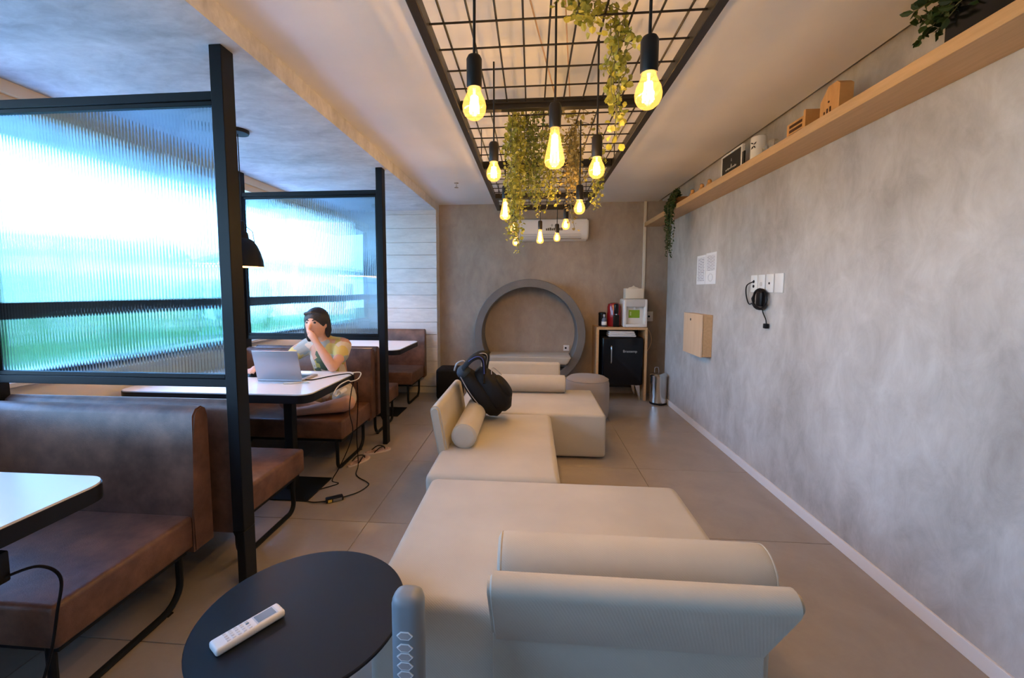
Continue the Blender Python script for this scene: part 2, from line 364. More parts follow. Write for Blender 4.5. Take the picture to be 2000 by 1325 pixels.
# outside: lawn, paving, planting and a pale neighbour building
b = B(); box(b, -60, XW-0.16, -40, 60, -0.4, -0.15); o = struct('ground_lawn', b, mat('lawn', (0.03, 0.12, 0.03), 0.9, var=0.3, vscale=1.5, bump=0.5, bscale=20))
b = B(); box(b, -7.0, XW-0.16, -30, 40, -0.15, -0.12); struct('ground_paving', b, mat('pale_paving', (0.55, 0.58, 0.62), 0.8, var=0.08, vscale=2))
def foliage(bm, c, r, n, s, seed):
    rd = random.Random(seed)
    for _ in range(n):
        d = Vector((rd.gauss(0, 1), rd.gauss(0, 1), rd.gauss(0, 1))).normalized()*(0.55+0.45*rd.random())
        p = Vector(c)+Vector((d.x*r[0], d.y*r[1], d.z*r[2]))
        if p.z < -0.1: continue
        a = Vector((rd.gauss(0, 1), rd.gauss(0, 1), rd.gauss(0, 1))).normalized()*s; q = a.orthogonal().normalized()*s*0.45
        v = [bm.verts.new(p-a), bm.verts.new(p+q), bm.verts.new(p+a), bm.verts.new(p-q)]; bm.faces.new(v)
M_bush = leaf_mat('garden_leaf', (0.02, 0.11, 0.015), (0.08, 0.28, 0.04))
for n, (x, y, r, hh, lab) in enumerate(((-8.2, 6.7, 1.5, 2.6, 'wide green bush outside the window behind the ribbed glass near the middle rail'),
                                    (-11.5, 14.5, 1.5, 2.0, 'smaller far green bush outside the window toward the back'),
                                    (-8.8, 3.4, 1.6, 2.7, 'tall green bush outside the window at the far left'))):
    t = thing('garden_bush', lab, 'bush', (x, y, -0.15), group='bushes outside the window')
    b = B(); tube(b, [(x, y, -0.15), (x+0.05, y, 0.5), (x, y+0.05, hh*0.6)], [0.06, 0.05, 0.02], 8); obj('trunk', b, M_stem, t)
    b = B(); ball(b, (x, y, hh*0.48), (r*0.80, r*0.80, hh*0.46), 20, 14); obj('dense_core', b, mat('garden_leaf_core', (0.03, 0.16, 0.025), 0.9, var=0.3, vscale=5, bump=1.0, bscale=8), t)
    b = B(); foliage(b, (x, y, hh*0.5), (r, r, hh*0.52), 7000, 0.11, n+3); o = obj('foliage', b, M_bush, t, smooth=False); o['kind'] = 'stuff'
t = thing('neighbour_building', 'pale low building beyond the lawn seen blurred through the window', 'building', (-17, 16, -0.15))
b = B(); box(b, -24, -17, 10, 40, -0.15, 3.3); obj('wall', b, mat('pale_render', (0.80, 0.84, 0.86), 0.8), t)
b = B(); box(b, -24.3, -16.6, 9.6, 40.4, 3.3, 3.6, 0.03, 1); obj('roof', b, mat('pale_roof', (0.6, 0.64, 0.68), 0.8), t)
for y in (12, 16, 20, 24):
    b = B(); box(b, -17.05, -16.97, y, y+1.6, 0.9, 2.2, 0.02, 1); obj('window', b, M_frame, t)

# ------------------------------------------------------------------ glass screens between the booths
def screen(Y, xr, label, left_post=True):
    t = thing('glass_partition', label, 'partition', (xr-0.7, Y, 0), group='ribbed glass partitions between the booths')
    def post(x0, x1):
        b = B(); box(b, x0, x1, Y-0.045, Y+0.045, 0.30, ZS, 0.003, 1)
        box(b, x0+0.018, x1, Y-0.045, Y+0.045, 0.0, 0.30, 0.003, 1)
        prism(b, [(x0, 0.30), (x0+0.018, 0.26), (x0+0.018, 0.30)], 'y', Y-0.045, Y+0.045)
        return obj('post', b, M_blk, t)
    post(xr-0.065, xr); xl = -2.985
    post(xl-0.06, xl)
    for z0, z1, n in ((2.555, 2.60, 'top_rail'), (1.085, 1.13, 'bottom_rail')):
        b = B(); box(b, xl, xr-0.065, Y-0.022, Y+0.022, z0, z1, 0.003, 1); obj(n, b, M_blk, t)
    x0, x1, z0, z1 = xl, xr-0.065, 1.13, 2.555
    b = B(); w = 0.022
    for q in ((x0, x0+w, z0, z1), (x1-w, x1, z0, z1), (x0+w, x1-w, z0, z0+w), (x0+w, x1-w, z1-w, z1)): box(b, q[0], q[1], Y-0.015, Y+0.015, q[2], q[3], 0.002, 1)
    obj('glazing_frame', b, M_blk, t)
    pitch = 0.0185; gx0, gx1 = x0+w-0.004, x1-w+0.004; n = int((gx1-gx0)/pitch); pitch = (gx1-gx0)/n
    poly = [(gx0, Y+0.005), (gx0, Y)]
    for k in range(n):
        for q in range(1, 7):
            a = q/6; poly.append((gx0+(k+a)*pitch, Y-0.0024*math.sin(math.pi*a)))
    poly.append((gx1, Y+0.005))
    b = B(); prism(b, poly, 'z', z0+w-0.004, z1-w+0.004); obj('glass_pane', b, M_ribbed, t, angle=50)
    return t
screen(2.10, -1.535, 'nearest ribbed glass partition with black posts, at the left of the photo')
screen(4.21, -1.487, 'farther ribbed glass partition with black posts, behind the seated person')

# ------------------------------------------------------------------ leather benches
def bench(xe, yr, s, label, L=1.34):
    t = thing('booth_bench', label, 'bench', (xe-L/2, yr+s*0.38, 0), group='brown leather booth benches')
    Yf = lambda y: yr+s*y
    b = B(); box(b, xe-L, xe, Yf(0.115), Yf(0.75), 0.295, 0.465, 0.022, 3); obj('seat', b, M_leath, t)
    pr = [(0.0, 0.275), (0.0, 0.95), (0.012, 0.99), (0.04, 1.008), (0.075, 1.0), (0.098, 0.97), (0.112, 0.80), (0.128, 0.50), (0.13, 0.275)]
    b = B(); prism(b, [(Yf(y), z) for y, z in pr], 'x', xe-L, xe+0.012)
    es = [e for e in b.edges if len(e.link_faces) == 2 and any(len(f.verts) > 4 for f in e.link_faces)]
    bmesh.ops.bevel(b, geom=es, offset=0.008, segments=2, affect='EDGES'); obj('backrest', b, M_leath, t)
    b = B(); box(b, xe-L+0.03, xe-0.03, Yf(0.14), Yf(0.72), 0.268, 0.296); obj('seat_frame', b, M_blk, t)
    for x in (xe-0.075, xe-L+0.075):
        r = 0.016; R = 0.11; pts = [(x, Yf(0.71), 0.285)]
        for k in range(7):
            a = k/6*math.pi/2; pts.append((x, Yf(0.71-R*0.55+R*0.55*math.cos(a)), r+R*0.55-R*0.55*math.sin(a)))
        for k in range(7):
            a = k/6*math.pi/2; pts.append((x, Yf(0.14+R-R*math.sin(a)), r+R-R*math.cos(a)))
        pts.append((x, Yf(0.14), 0.285))
        b = B(); tube(b, pts, r, 8); obj('sled_leg', b, M_blk, t)
        b = B(); box(b, x-0.012, x+0.012, Yf(0.20), Yf(0.23), 0.0, 0.006); obj('foot_pad', b, M_black, t)
    return t
bench(-1.70, 2.035, -1, 'brown leather bench in the left foreground, its seat beside the nearest white table')
bench(-1.625, 2.085, 1, 'brown leather bench right behind the nearest partition post, back turned to the camera')
bench(-1.63, 4.215, -1, 'brown leather bench on which the person sits cross-legged')
bench(-1.63, 4.265, 1, 'brown leather bench behind the farther partition post, mostly hidden')
bench(-1.63, 6.36, -1, 'farthest brown leather bench, against the board-marked concrete wall')

# ------------------------------------------------------------------ booth tables
def table(xr, y0, y1, label, leg_y, near=False):
    xl = -2.98; t = thing('booth_table', label, 'table', ((xl+xr)/2, leg_y, 0), group='white booth tables')
    b = B(); prism(b, rrect(xl, xr, y0, y1, 0.09), 'z', 0.815, 0.872); obj('edge_band', b, M_black, t)
    b = B(); prism(b, rrect(xl+0.004, xr-0.004, y0+0.004, y1-0.004, 0.087), 'z', 0.872, 0.880); obj('tabletop', b, M_lam, t)
    for lx in (-1.915, -2.72):
        b = B(); box(b, lx-0.035, lx+0.035, leg_y-0.035, leg_y+0.035, 0.008, 0.815, 0.004, 1); obj('leg', b, M_blk, t)
        b = B(); box(b, lx-0.24, lx+0.23, leg_y-0.20, leg_y+0.20, 0, 0.010, 0.002, 1); obj('base_plate', b, M_blk, t)
    if near:
        b = B(); box(b, xr-0.001, xr+0.002, y1-0.40, y1-0.365, 0.838, 0.848, 0.001, 1); obj('usb_port', b, M_chrome, t)
    return t
table(-1.605, 0.60, 1.455, 'nearest white table with black edge, cut off by the left border', 1.03, True)
table(-1.53, 2.735, 3.575, 'white table with black edge carrying the silver laptop', 3.15)
table(-1.595, 4.92, 5.86, 'farthest white table with black edge, seen past the second partition post', 5.32)

# ------------------------------------------------------------------ booth pendant lamps
def booth_lamp(x, y, label):
    t = thing('pendant_lamp', label, 'lamp', (x, y, 1.78), group='black dome lamps over the booth tables')
    b = B(); lathe(b, [(0.0, ZS-0.028), (0.075, ZS-0.026), (0.08, ZS-0.012), (0.08, ZS)], 28, (x, y, 0)); obj('ceiling_rose', b, M_blk, t)
    b = B(); tube(b, [(x, y, ZS-0.02), (x+0.002, y, 2.5), (x, y, 2.13)], 0.004, 6); obj('cord', b, M_blk, t)
    pr = [(0.142, 1.78), (0.137, 1.83), (0.122, 1.89), (0.10, 1.945), (0.072, 1.985), (0.045, 2.0), (0.04, 2.04), (0.018, 2.06), (0.015, 2.13), (0, 2.135)]
    b = B(); lathe(b, pr, 32, (x, y, 0)); obj('shade', b, M_blk, t)
    pi = [(0.140, 1.781), (0.133, 1.83), (0.118, 1.888), (0.096, 1.94), (0.07, 1.975), (0.0, 1.985)]
    b = B(); lathe(b, pi, 32, (x, y, 0)); obj('shade_lining', b, mat('warm_shade_lining', (0.8, 0.5, 0.25), 0.5), t)
    b = B(); tube(b, [(x-0.10, y, 1.945), (x-0.085, y, 2.05), (x-0.02, y, 2.10)], 0.003, 6); tube(b, [(x+0.10, y, 1.945), (x+0.085, y, 2.05), (x+0.02, y, 2.10)], 0.003, 6); obj('bracket', b, M_blk, t)
    b = B(); ball(b, (x, y, 1.89), 0.035); obj('bulb', b, emitter('warm_lamp_bulb', (1, 0.6, 0.25), 18), t)
    l = bpy.data.lights.new('lamp_light', 'POINT'); l.energy = 5; l.color = (1, 0.62, 0.3); l.shadow_soft_size = 0.03
    lo = bpy.data.objects.new('lamp_light', l); COL.objects.link(lo); lo.parent = t; lo.location = (0, 0, 0.05)
booth_lamp(-2.235, 3.13, 'black dome pendant over the laptop table, half hidden by the near post')
booth_lamp(-2.22, 5.32, 'black dome pendant over the farthest table, blurred by ribbed glass')

# ------------------------------------------------------------------ beige sofa modules
def lean_panel(bm, axis, a0, a1, base, top, th):
    """tilted back panel; base/top are (offset,z) of its inner face, th thickness outward"""
    d = Vector((top[0]-base[0], top[1]-base[1])).normalized(); n = Vector((-d.y, d.x))
    if th < 0: n = -n
    th = abs(th); r = th*0.5; pts = []
    pts.append(Vector(base)); 
    c = Vector(top)+n*r-d*r
    ang0 = math.atan2(-n.y, -n.x); sgn = 1 if (d.x*(-n.y)-d.y*(-n.x)) < 0 else 1
    for k in range(9):
        a = math.pi*k/8; pts.append(c+(-n*math.cos(a)+d*math.sin(a))*r)
    pts.append(Vector(base)+n*th)
    prism(bm, [(p.x, p.y) for p in pts], axis, a0, a1)
    es = [e for e in bm.edges if any(len(f.verts) > 4 for f in e.link_faces)]
    bmesh.ops.bevel(bm, geom=es, offset=0.015, segments=3, affect='EDGES')
def bolster(bm, p0, p1, r):
    p0, p1 = Vector(p0), Vector(p1); d = (p1-p0).normalized(); pts = []; rs = []
    for s, q in ((-0.002, 0.55), (0, 0.80), (0.008, 0.93), (0.022, 0.985), (0.04, 1.0)): pts.append(p0+d*s); rs.append(r*q)
    for k in range(1, 8): pts.append(p0.lerp(p1, k/8)); rs.append(r)
    for s, q in ((0.04, 1.0), (0.022, 0.985), (0.008, 0.93), (0, 0.80), (-0.002, 0.55)): pts.append(p1-d*s); rs.append(r*q)
    return tube(bm, pts, rs, 32)
def ring_pts(c, r, axis, n=40):
    f = (lambda a: (c[0], c[1]+r*math.cos(a), c[2]+r*math.sin(a))) if axis == 'x' else (lambda a: (c[0]+r*math.cos(a), c[1], c[2]+r*math.sin(a)))
    return [f(2*math.pi*k/n) for k in range(n)]
def feet(t, x0, x1, y0, y1):
    for x in (x0, x1):
        for y in (y0, y1):
            b = B(); lathe(b, [(0, 0), (0.03, 0), (0.03, 0.022), (0, 0.022)], 14, (x, y, 0)); obj('foot', b, M_black, t)
SZ = 0.435
t = thing('sofa_module', 'large beige daybed module in the foreground with its back panel toward the camera', 'sofa', (0.12, 2.0, 0), group='beige sofa modules')
b = B(); box(b, -0.62, 0.86, 1.47, 2.525, 0.02, SZ, 0.045, 5); obj('seat_block', b, M_fab, t)
b = B(); lean_panel(b, 'x', -0.135, 0.81, (1.49, 0.395), (1.29, 0.715), 0.085); obj('back_panel', b, M_fab, t)
b = B(); box(b, -0.135, 0.81, 1.432, 1.50, 0.022, 0.41, 0.012, 2); obj('back_skirt', b, M_fab, t)
feet(t, -0.5, 0.74, 1.6, 2.4)
t = thing('sofa_module', 'beige daybed module in the middle with back panel on its left, holding the backpack', 'sofa', (-0.25, 3.2, 0), group='beige sofa modules')
b = B(); box(b, -0.67, 0.185, 2.535, 3.93, 0.02, SZ, 0.045, 5); obj('seat_block', b, M_fab, t)
b = B(); lean_panel(b, 'y', 2.95, 3.90, (-0.60, 0.395), (-0.665, 0.765), 0.075); obj('back_panel', b, M_fab, t)
feet(t, -0.55, 0.06, 2.65, 3.8)
t = thing('sofa_module', 'farthest beige daybed module, crosswise, next to the grey pouf', 'sofa', (0, 4.4, 0), group='beige sofa modules')
b = B(); box(b, -0.75, 0.70, 3.94, 4.95, 0.02, SZ, 0.03, 4); obj('seat_block', b, M_fab, t)
b = B(); lean_panel(b, 'x', -0.60, 0.335, (4.90, 0.395), (4.965, 0.755), -0.075); obj('back_panel', b, M_fab, t)
feet(t, -0.6, 0.58, 4.05, 4.85)
def bolster_thing(p0, p1, r, axis, label):
    c = ((p0[0]+p1[0])/2, (p0[1]+p1[1])/2, p0[2]-r); t = thing('bolster', label, 'cushion', c, group='beige bolster cushions')
    b = B(); bolster(b, p0, p1, r); obj('cushion', b, M_fab, t)
    for p in (p0, p1):
        s = 1 if p is p0 else -1
        q = (p[0]+s*0.012, p[1], p[2]) if axis == 'x' else (p[0], p[1]+s*0.012, p[2])
        b = B(); tube(b, ring_pts(q, r*0.955, axis), 0.0035, 6, closed=True); obj('piping', b, M_fab, t)
bolster_thing((-0.125, 1.605, SZ+0.098), (0.895, 1.605, SZ+0.098), 0.10, 'x', 'beige bolster cushion in the foreground, just behind the near back panel')
bolster_thing((-0.492, 2.99, SZ+0.092), (-0.492, 3.86, SZ+0.092), 0.094, 'y', 'beige bolster cushion lying along the left, round end toward the camera')
bolster_thing((-0.45, 4.79, SZ+0.10), (0.385, 4.79, SZ+0.10), 0.10, 'x', 'beige bolster cushion on the farthest sofa module, lying crosswise')

# pouf, black pouf
t = thing('pouf', 'grey fabric pouf beside the far sofa module, in front of the fridge', 'pouf', (0.69, 5.26, 0))
b = B(); lathe(b, [(0, 0.02), (0.23, 0.02), (0.255, 0.04), (0.268, 0.12), (0.272, 0.30), (0.268, 0.46), (0.255, 0.50), (0.22, 0.53), (0.12, 0.547), (0, 0.55)], 40, (0.69, 5.26, 0)); obj('body', b, M_pouf, t)
b = B(); tube(b, [(0.69+0.256*math.cos(a*math.pi/20), 5.26+0.256*math.sin(a*math.pi/20), 0.502) for a in range(40)], 0.006, 6, closed=True); obj('piping', b, M_pouf, t)
b = B(); lathe(b, [(0, 0), (0.22, 0), (0.22, 0.022), (0, 0.022)], 30, (0.69, 5.26, 0)); obj('base', b, M_black, t)
t = thing('pouf', 'black cube pouf by the wall, half hidden behind the backpack', 'pouf', (-1.19, 6.06, 0))
b = B(); box(b, -1.37, -1.01, 5.88, 6.24, 0.02, 0.475, 0.05, 4); obj('body', b, M_nylon, t)
for x in (-1.32, -1.06):
    for y in (5.94, 6.18):
        b = B(); lathe(b, [(0, 0), (0.02, 0), (0.02, 0.025), (0, 0.025)], 12, (x, y, 0)); obj('foot', b, M_black, t)

# ------------------------------------------------------------------ round niche on the back wall
cx, cz, r0, r1, yf = -0.035, 0.945, 0.815, 0.70, 6.18
t = thing('round_niche', 'large dark grey ring niche against the back wall', 'niche', (cx, 6.4, 0))
b = B(); N = 72
rows = []
for k in range(N):
    a = 2*math.pi*k/N; c, s = math.cos(a), math.sin(a)
    rows.append([b.verts.new((cx+r*c, y, cz+r*s)) for r, y in ((r0, YB-0.005), (r0, yf+0.006), (r0-0.006, yf), (r1+0.006, yf), (r1, yf+0.006), (r1, YB-0.005))])
for k in range(N):
    A, C = rows[k], rows[(k+1) % N]
    for q in range(6): b.faces.new((A[q], A[(q+1) % 6], C[(q+1) % 6], C[q]))
obj('ring', b, M_ring, t, angle=30)
b = B(); box(b, -0.50, 0.44, 6.22, 6.60, 0.0, 0.15); obj('plinth', b, M_ring, t)
hw = math.sqrt(r1**2-(cz-0.52)**2)
b = B(); box(b, cx-hw+0.01, cx+hw-0.01, 6.17, 6.60, 0.485, 0.52, 0.003, 1); obj('seat_board', b, M_ring, t)
t2 = thing('seat_cushion', 'thin beige seat cushion lying inside the round niche', 'cushion', (cx, 6.36, 0.52))
b = B(); prism(b, [(cx-0.55, 0.521), (cx+0.55, 0.521), (cx+0.612, 0.635), (cx-0.612, 0.635)], 'y', 6.10, 6.58); bmesh.ops.bevel(b, geom=b.edges[:], offset=0.016, segments=3, affect='EDGES'); obj('cushion', b, M_fab, t2)
b = B(); tube(b, [(cx-0.585, 6.102, 0.615), (cx+0.585, 6.102, 0.615)], 0.004, 6); obj('piping', b, M_fab, t2)

# ------------------------------------------------------------------ wall plates, outlets
def plate(name, label, axis, c, w, h, kind, group=None):
    """axis 'x': on the right wall facing -X ; 'y': on the back wall facing -Y"""
    x, y, z = c; t = thing(name, label, 'outlet' if kind != 'blank' else 'wall plate', (x, y, z-h/2), group=group)
    b = B()
    if axis == 'x': box(b, x-0.010, x, y-w/2, y+w/2, z-h/2, z+h/2, 0.004, 2)
    else: box(b, x-w/2, x+w/2, y-0.010, y, z-h/2, z+h/2, 0.004, 2)
    obj('cover', b, M_white, t)
    def dot(dy, dz, r, m, n):
        b = B()
        if axis == 'x': tube(b, [(x-0.013, y+dy, z+dz), (x-0.006, y+dy, z+dz)], r, 14)
        else: tube(b, [(x+dy, y-0.013, z+dz), (x+dy, y-0.006, z+dz)], r, 14)
        obj(n, b, m, t)
    if kind == 'double': dot(0, 0.018, 0.013, M_black, 'socket'); dot(0, -0.022, 0.013, M_black, 'socket')
    if kind == 'ring': dot(0, -0.005, 0.018, mat('plate_grey', (0.6, 0.6, 0.6), 0.4), 'socket')
    if kind == 'hole': dot(0, 0, 0.009, M_black, 'socket')
    if kind == 'single': dot(-0.01, 0, 0.016, M_black, 'socket')
gp = 'row of four white wall plates'
plate('wall_plate', 'leftmost white wall plate of four, with black cable plugged in', 'x', (XR, 3.825, 1.655), 0.105, 0.145, 'double', gp)
plate('wall_plate', 'second white wall plate from the left with a pale round socket', 'x', (XR, 3.708, 1.655), 0.105, 0.145, 'ring', gp)
plate('wall_plate', 'third white wall plate from the left with a small dark hole', 'x', (XR, 3.585, 1.655), 0.108, 0.147, 'hole', gp)
plate('wall_plate', 'rightmost white wall plate of four, blank', 'x', (XR, 3.457, 1.655), 0.115, 0.15, 'blank', gp)
plate('outlet', 'white outlet on the wall inside the round niche', 'y', (0.54, YB, 0.70), 0.09, 0.09, 'single')
plate('outlet', 'white outlet on the back wall right of the water dispenser', 'y', (1.79, YB, 1.20), 0.10, 0.15, 'single')

# black coiled cable on the wall
t = thing('cable_coil', 'black coiled cable with adapter hanging below the white wall plates', 'cable', (XR-0.02, 3.68, 1.51))
pts = []
for k in range(3*20+1):
    a = 2*math.pi*k/20+1.6; rr = 1+0.08*math.sin(k*0.7)
    pts.append((XR-0.025-0.012*(k % 7)/7, 3.68+0.105*rr*math.cos(a), 1.525+0.078*rr*math.sin(a)))
b = B(); tube(b, pts, 0.008, 6); obj('coil', b, M_black, t)
b = B(); tube(b, catmull([(XR-0.015, 3.825, 1.673), (XR-0.03, 3.90, 1.64), (XR-0.02, 3.925, 1.56), (XR-0.02, 3.87, 1.48), (XR-0.025, 3.78, 1.50)], 6), 0.005, 6); obj('lead', b, M_black, t)
b = B(); box(b, XR-0.055, XR-0.004, 3.615, 3.70, 1.465, 1.59, 0.014, 3); obj('adapter', b, M_black, t)
b = B(); tube(b, catmull([(XR-0.02, 3.655, 1.47), (XR-0.02, 3.64, 1.42), (XR-0.02, 3.59, 1.36), (XR-0.02, 3.58, 1.32)], 6), 0.005, 6); obj('tail', b, M_black, t)
b = B(); box(b, XR-0.035, XR-0.004, 3.565, 3.605, 1.29, 1.33, 0.006, 2); obj('plug', b, M_black, t)

# sheets of paper on the wall
for n, (y0, y1, z0, z1, sc, lab) in enumerate(((4.878, 5.12, 1.665, 1.99, 14, 'left white printed notice sheet taped to the right wall'), (4.605, 4.868, 1.665, 2.0, 16, 'right white printed notice sheet with blank lower half on the wall'))):
    t = thing('notice_sheet', lab, 'paper', (XR, (y0+y1)/2, z0), group='two notice sheets on the wall')
    b = B(); box(b, XR-0.004, XR-0.001, y0, y1, z0, z1); obj('sheet', b, mat('paper', (0.84, 0.85, 0.88), 0.7), t)
    zz0 = z0+0.03 if n == 0 else z0+0.14
    b = B(); box(b, XR-0.005, XR-0.0041, y0+0.03, y1-0.03, zz0, z1-0.03); obj('print', b, print_lines('notice_print_%d' % n, sc), t)
    if n == 1:
        b = B(); tube(b, [(XR-0.0048, (y0+y1)/2+0.055*math.cos(2*math.pi*k/20), z0+0.07+0.04*math.sin(2*math.pi*k/20)) for k in range(20)], 0.0022, 4, closed=True); obj('print', b, mat('faint_ink', (0.5, 0.5, 0.55), 0.7), t)

# wooden box on the wall
t = thing('wooden_box', 'light wooden suggestion box fixed to the right wall', 'box', (XR, 4.89, 0.89))
b = B(); box(b, 1.815, XR-0.001, 4.64, 5.16, 0.885, 1.335, 0.002, 1); obj('body', b, M_wood, t)
b = B(); box(b, 1.795, 1.811, 4.636, 5.164, 0.88, 1.34, 0.002, 1); o = obj('door', b, mat('pale_veneer', (0.70, 0.47, 0.29), 0.45, col2=(0.76, 0.53, 0.34), vscale=4, stretch=(6, 6, 0.7)), t)
b = B(); tube(b, [(1.793, 4.95, 1.27), (1.80, 4.95, 1.27)], 0.014, 12); obj('lock', b, M_black, o)

# ------------------------------------------------------------------ shelf and the things on it
b = B(); box(b, 1.666, XR-0.001, -2.4, 6.57, 2.545, 2.605, 0.002, 1)
single('wall_shelf', b, M_wood, 'long light wooden shelf running high along the right wall', 'shelf', (1.79, 2.1, 2.545))
ZT = 2.605
# planter at the near end
t = thing('planter', 'glossy black planter with leafy plant at the near end of the shelf', 'plant', (1.79, 1.80, ZT))
b = B(); box(b, 1.685, 1.895, 1.40, 1.985, ZT+0.001, ZT+0.16, 0.012, 3); obj('pot', b, M_fridge, t)
b = B(); box(b, 1.70, 1.88, 1.42, 1.965, ZT+0.155, ZT+0.165); obj('soil', b, mat('soil', (0.05, 0.035, 0.02), 0.9), t)
def leaf(bm, p, d, s, wd, nrm=None):
    d = Vector(d).normalized(); p = Vector(p)
    n = nrm if nrm is not None else Vector((random.gauss(0, 1), random.gauss(0, 1), random.gauss(0, 1)))
    q = d.cross(n)
    q = q.normalized()*wd if q.length > 1e-4 else d.orthogonal().normalized()*wd
    nn = q.cross(d).normalized()*wd*0.35
    pts = [p, p+d*s*0.35+q, p+d*s*0.75+q*0.85, p+d*s, p+d*s*0.75-q*0.85, p+d*s*0.35-q]
    v = [bm.verts.new(pts[0]), bm.verts.new(pts[1]+nn), bm.verts.new(pts[2]+nn), bm.verts.new(pts[3]), bm.verts.new(pts[4]+nn), bm.verts.new(pts[5]+nn)]
    bm.faces.new((v[0], v[1], v[2], v[3])); bm.faces.new((v[0], v[3], v[4], v[5]))
bs, bl = B(), B()
for k in range(44):
    y = random.uniform(1.62, 1.96); x = random.uniform(1.71, 1.86)
    e = Vector((x-random.uniform(0.0, 0.10), y+random.uniform(-0.05, 0.30), ZT+random.uniform(0.07, 0.28)))
    P = catmull([(x, y, ZT+0.15), (x, (y+e.y)/2, max(ZT+0.22, e.z+0.02)), e], 5); tube(bs, P, 0.0025, 5)
    for q in P[3:]:
        for _ in range(3): leaf(bl, q, (random.gauss(-0.2, 1), random.gauss(0.3, 1), random.gauss(0, 0.8)), random.uniform(0.03, 0.05), 0.013)
obj('stem', bs, M_stem, t); o = obj('foliage', bl, M_leafg, t, smooth=False); o['kind'] = 'stuff'
# house block
t = thing('wooden_house', 'tall wooden house-shaped block with carved figures on the shelf', 'ornament', (1.755, 2.715, ZT))
yc = 2.715
b = B(); prism(b, [(yc-0.075, ZT+0.001), (yc+0.085, ZT+0.001), (yc+0.085, ZT+0.115), (yc+0.02, ZT+0.185), (yc-0.05, ZT+0.185), (yc-0.075, ZT+0.165)], 'x', 1.725, 1.80); obj('block', b, M_wood2, t)
dk = mat('dark_brown', (0.07, 0.025, 0.01), 0.8)  # dark brown for the carvings, the slots and the slat block body
for dy, dz, h in ((0.045, 0.02, 0.03), (0.02, 0.022, 0.038), (-0.005, 0.022, 0.042)):
    b = B(); box(b, 1.722, 1.726, yc+dy-0.005, yc+dy+0.005, ZT+dz, ZT+dz+h, 0.001, 1); obj('carving', b, dk, t)
b = B(); tube(b, [(1.722, yc+0.01, ZT+0.095), (1.727, yc+0.01, ZT+0.095)], 0.006, 10); obj('carving', b, dk, t)
# slatted block
t = thing('wooden_slat_block', 'wooden block with three dark slots on the shelf', 'ornament', (1.75, 3.02, ZT))
y0, y1 = 2.905, 3.14
b = B(); box(b, 1.725, 1.745, y0+0.05, y1, ZT+0.001, ZT+0.115, 0.008, 2); obj('front', b, M_wood2, t)
b = B(); box(b, 1.705, 1.80, y0, y0+0.022, ZT+0.001, ZT+0.13, 0.002, 1); obj('upright', b, M_wood2, t)
b = B(); box(b, 1.745, 1.79, y0+0.022, y1-0.01, ZT+0.001, ZT+0.09, 0.003, 1); obj('body', b, dk, t)
for k in range(3):
    b = B(); box(b, 1.7225, 1.7255, y0+0.065, y1-0.035, ZT+0.018+0.03*k, ZT+0.036+0.03*k, 0.001, 1); obj('slot', b, dk, t)
# small glasses
for y, h, lab in ((3.42, 0.065, 'smaller clear glass next to the white canister on the shelf'), (3.335, 0.085, 'taller clear glass between the white canister and the slotted block')):
    t = thing('glass_cup', lab, 'glass', (1.745, y, ZT), group='glass cups on the shelf')
    b = B(); lathe(b, [(0, 0.001), (0.026, 0.001), (0.032, h), (0.029, h), (0.023, 0.008), (0, 0.008)], 20, (1.745, y, ZT)); obj('cup', b, thin_glass('cup_glass', (0.95, 0.95, 0.93), 0.25, 0.1), t)
    b = B(); lathe(b, [(0, 0.008), (0.022, 0.008), (0.025, h*0.45), (0, h*0.45)], 16, (1.745, y, ZT)); obj('wax', b, M_cream, t)
# canister
t = thing('canister', 'white cylindrical canister with black leaf mark on the shelf', 'canister', (1.755, 3.56, ZT))
b = B(); lathe(b, [(0, 0.001), (0.052, 0.001), (0.055, 0.006), (0.055, 0.178), (0.052, 0.184), (0, 0.184)], 28, (1.755, 3.56, ZT)); obj('body', b, M_white, t)
bm_ = B()
for dy, dz, s, ang in ((0.0, 0.125, 0.03, 0.5), (0.0, 0.118, 0.028, 2.4), (0.0, 0.112, 0.03, -0.9), (0.0, 0.112, 0.026, -2.2)):
    c0 = Vector((1.755-0.0565*math.cos(0.5), 3.56-0.0565*math.sin(0.5), ZT+dz)); tq = Vector((-math.sin(0.5), math.cos(0.5), 0)); d = tq*math.cos(ang)+Vector((0, 0, 1))*math.sin(ang)
    tube(bm_, [c0, c0+d*s*0.5, c0+d*s], [0.001, 0.005, 0.001], 6)
obj('leaf_mark', bm_, M_black, t)
b = B(); box(b, 1.70, 1.71, 3.665, 3.70, ZT+0.001, ZT+0.12, 0.001, 1)
single('dark_card', b, M_fridge, 'narrow dark card standing between the framed board and canister', 'card', (1.705, 3.68, ZT))
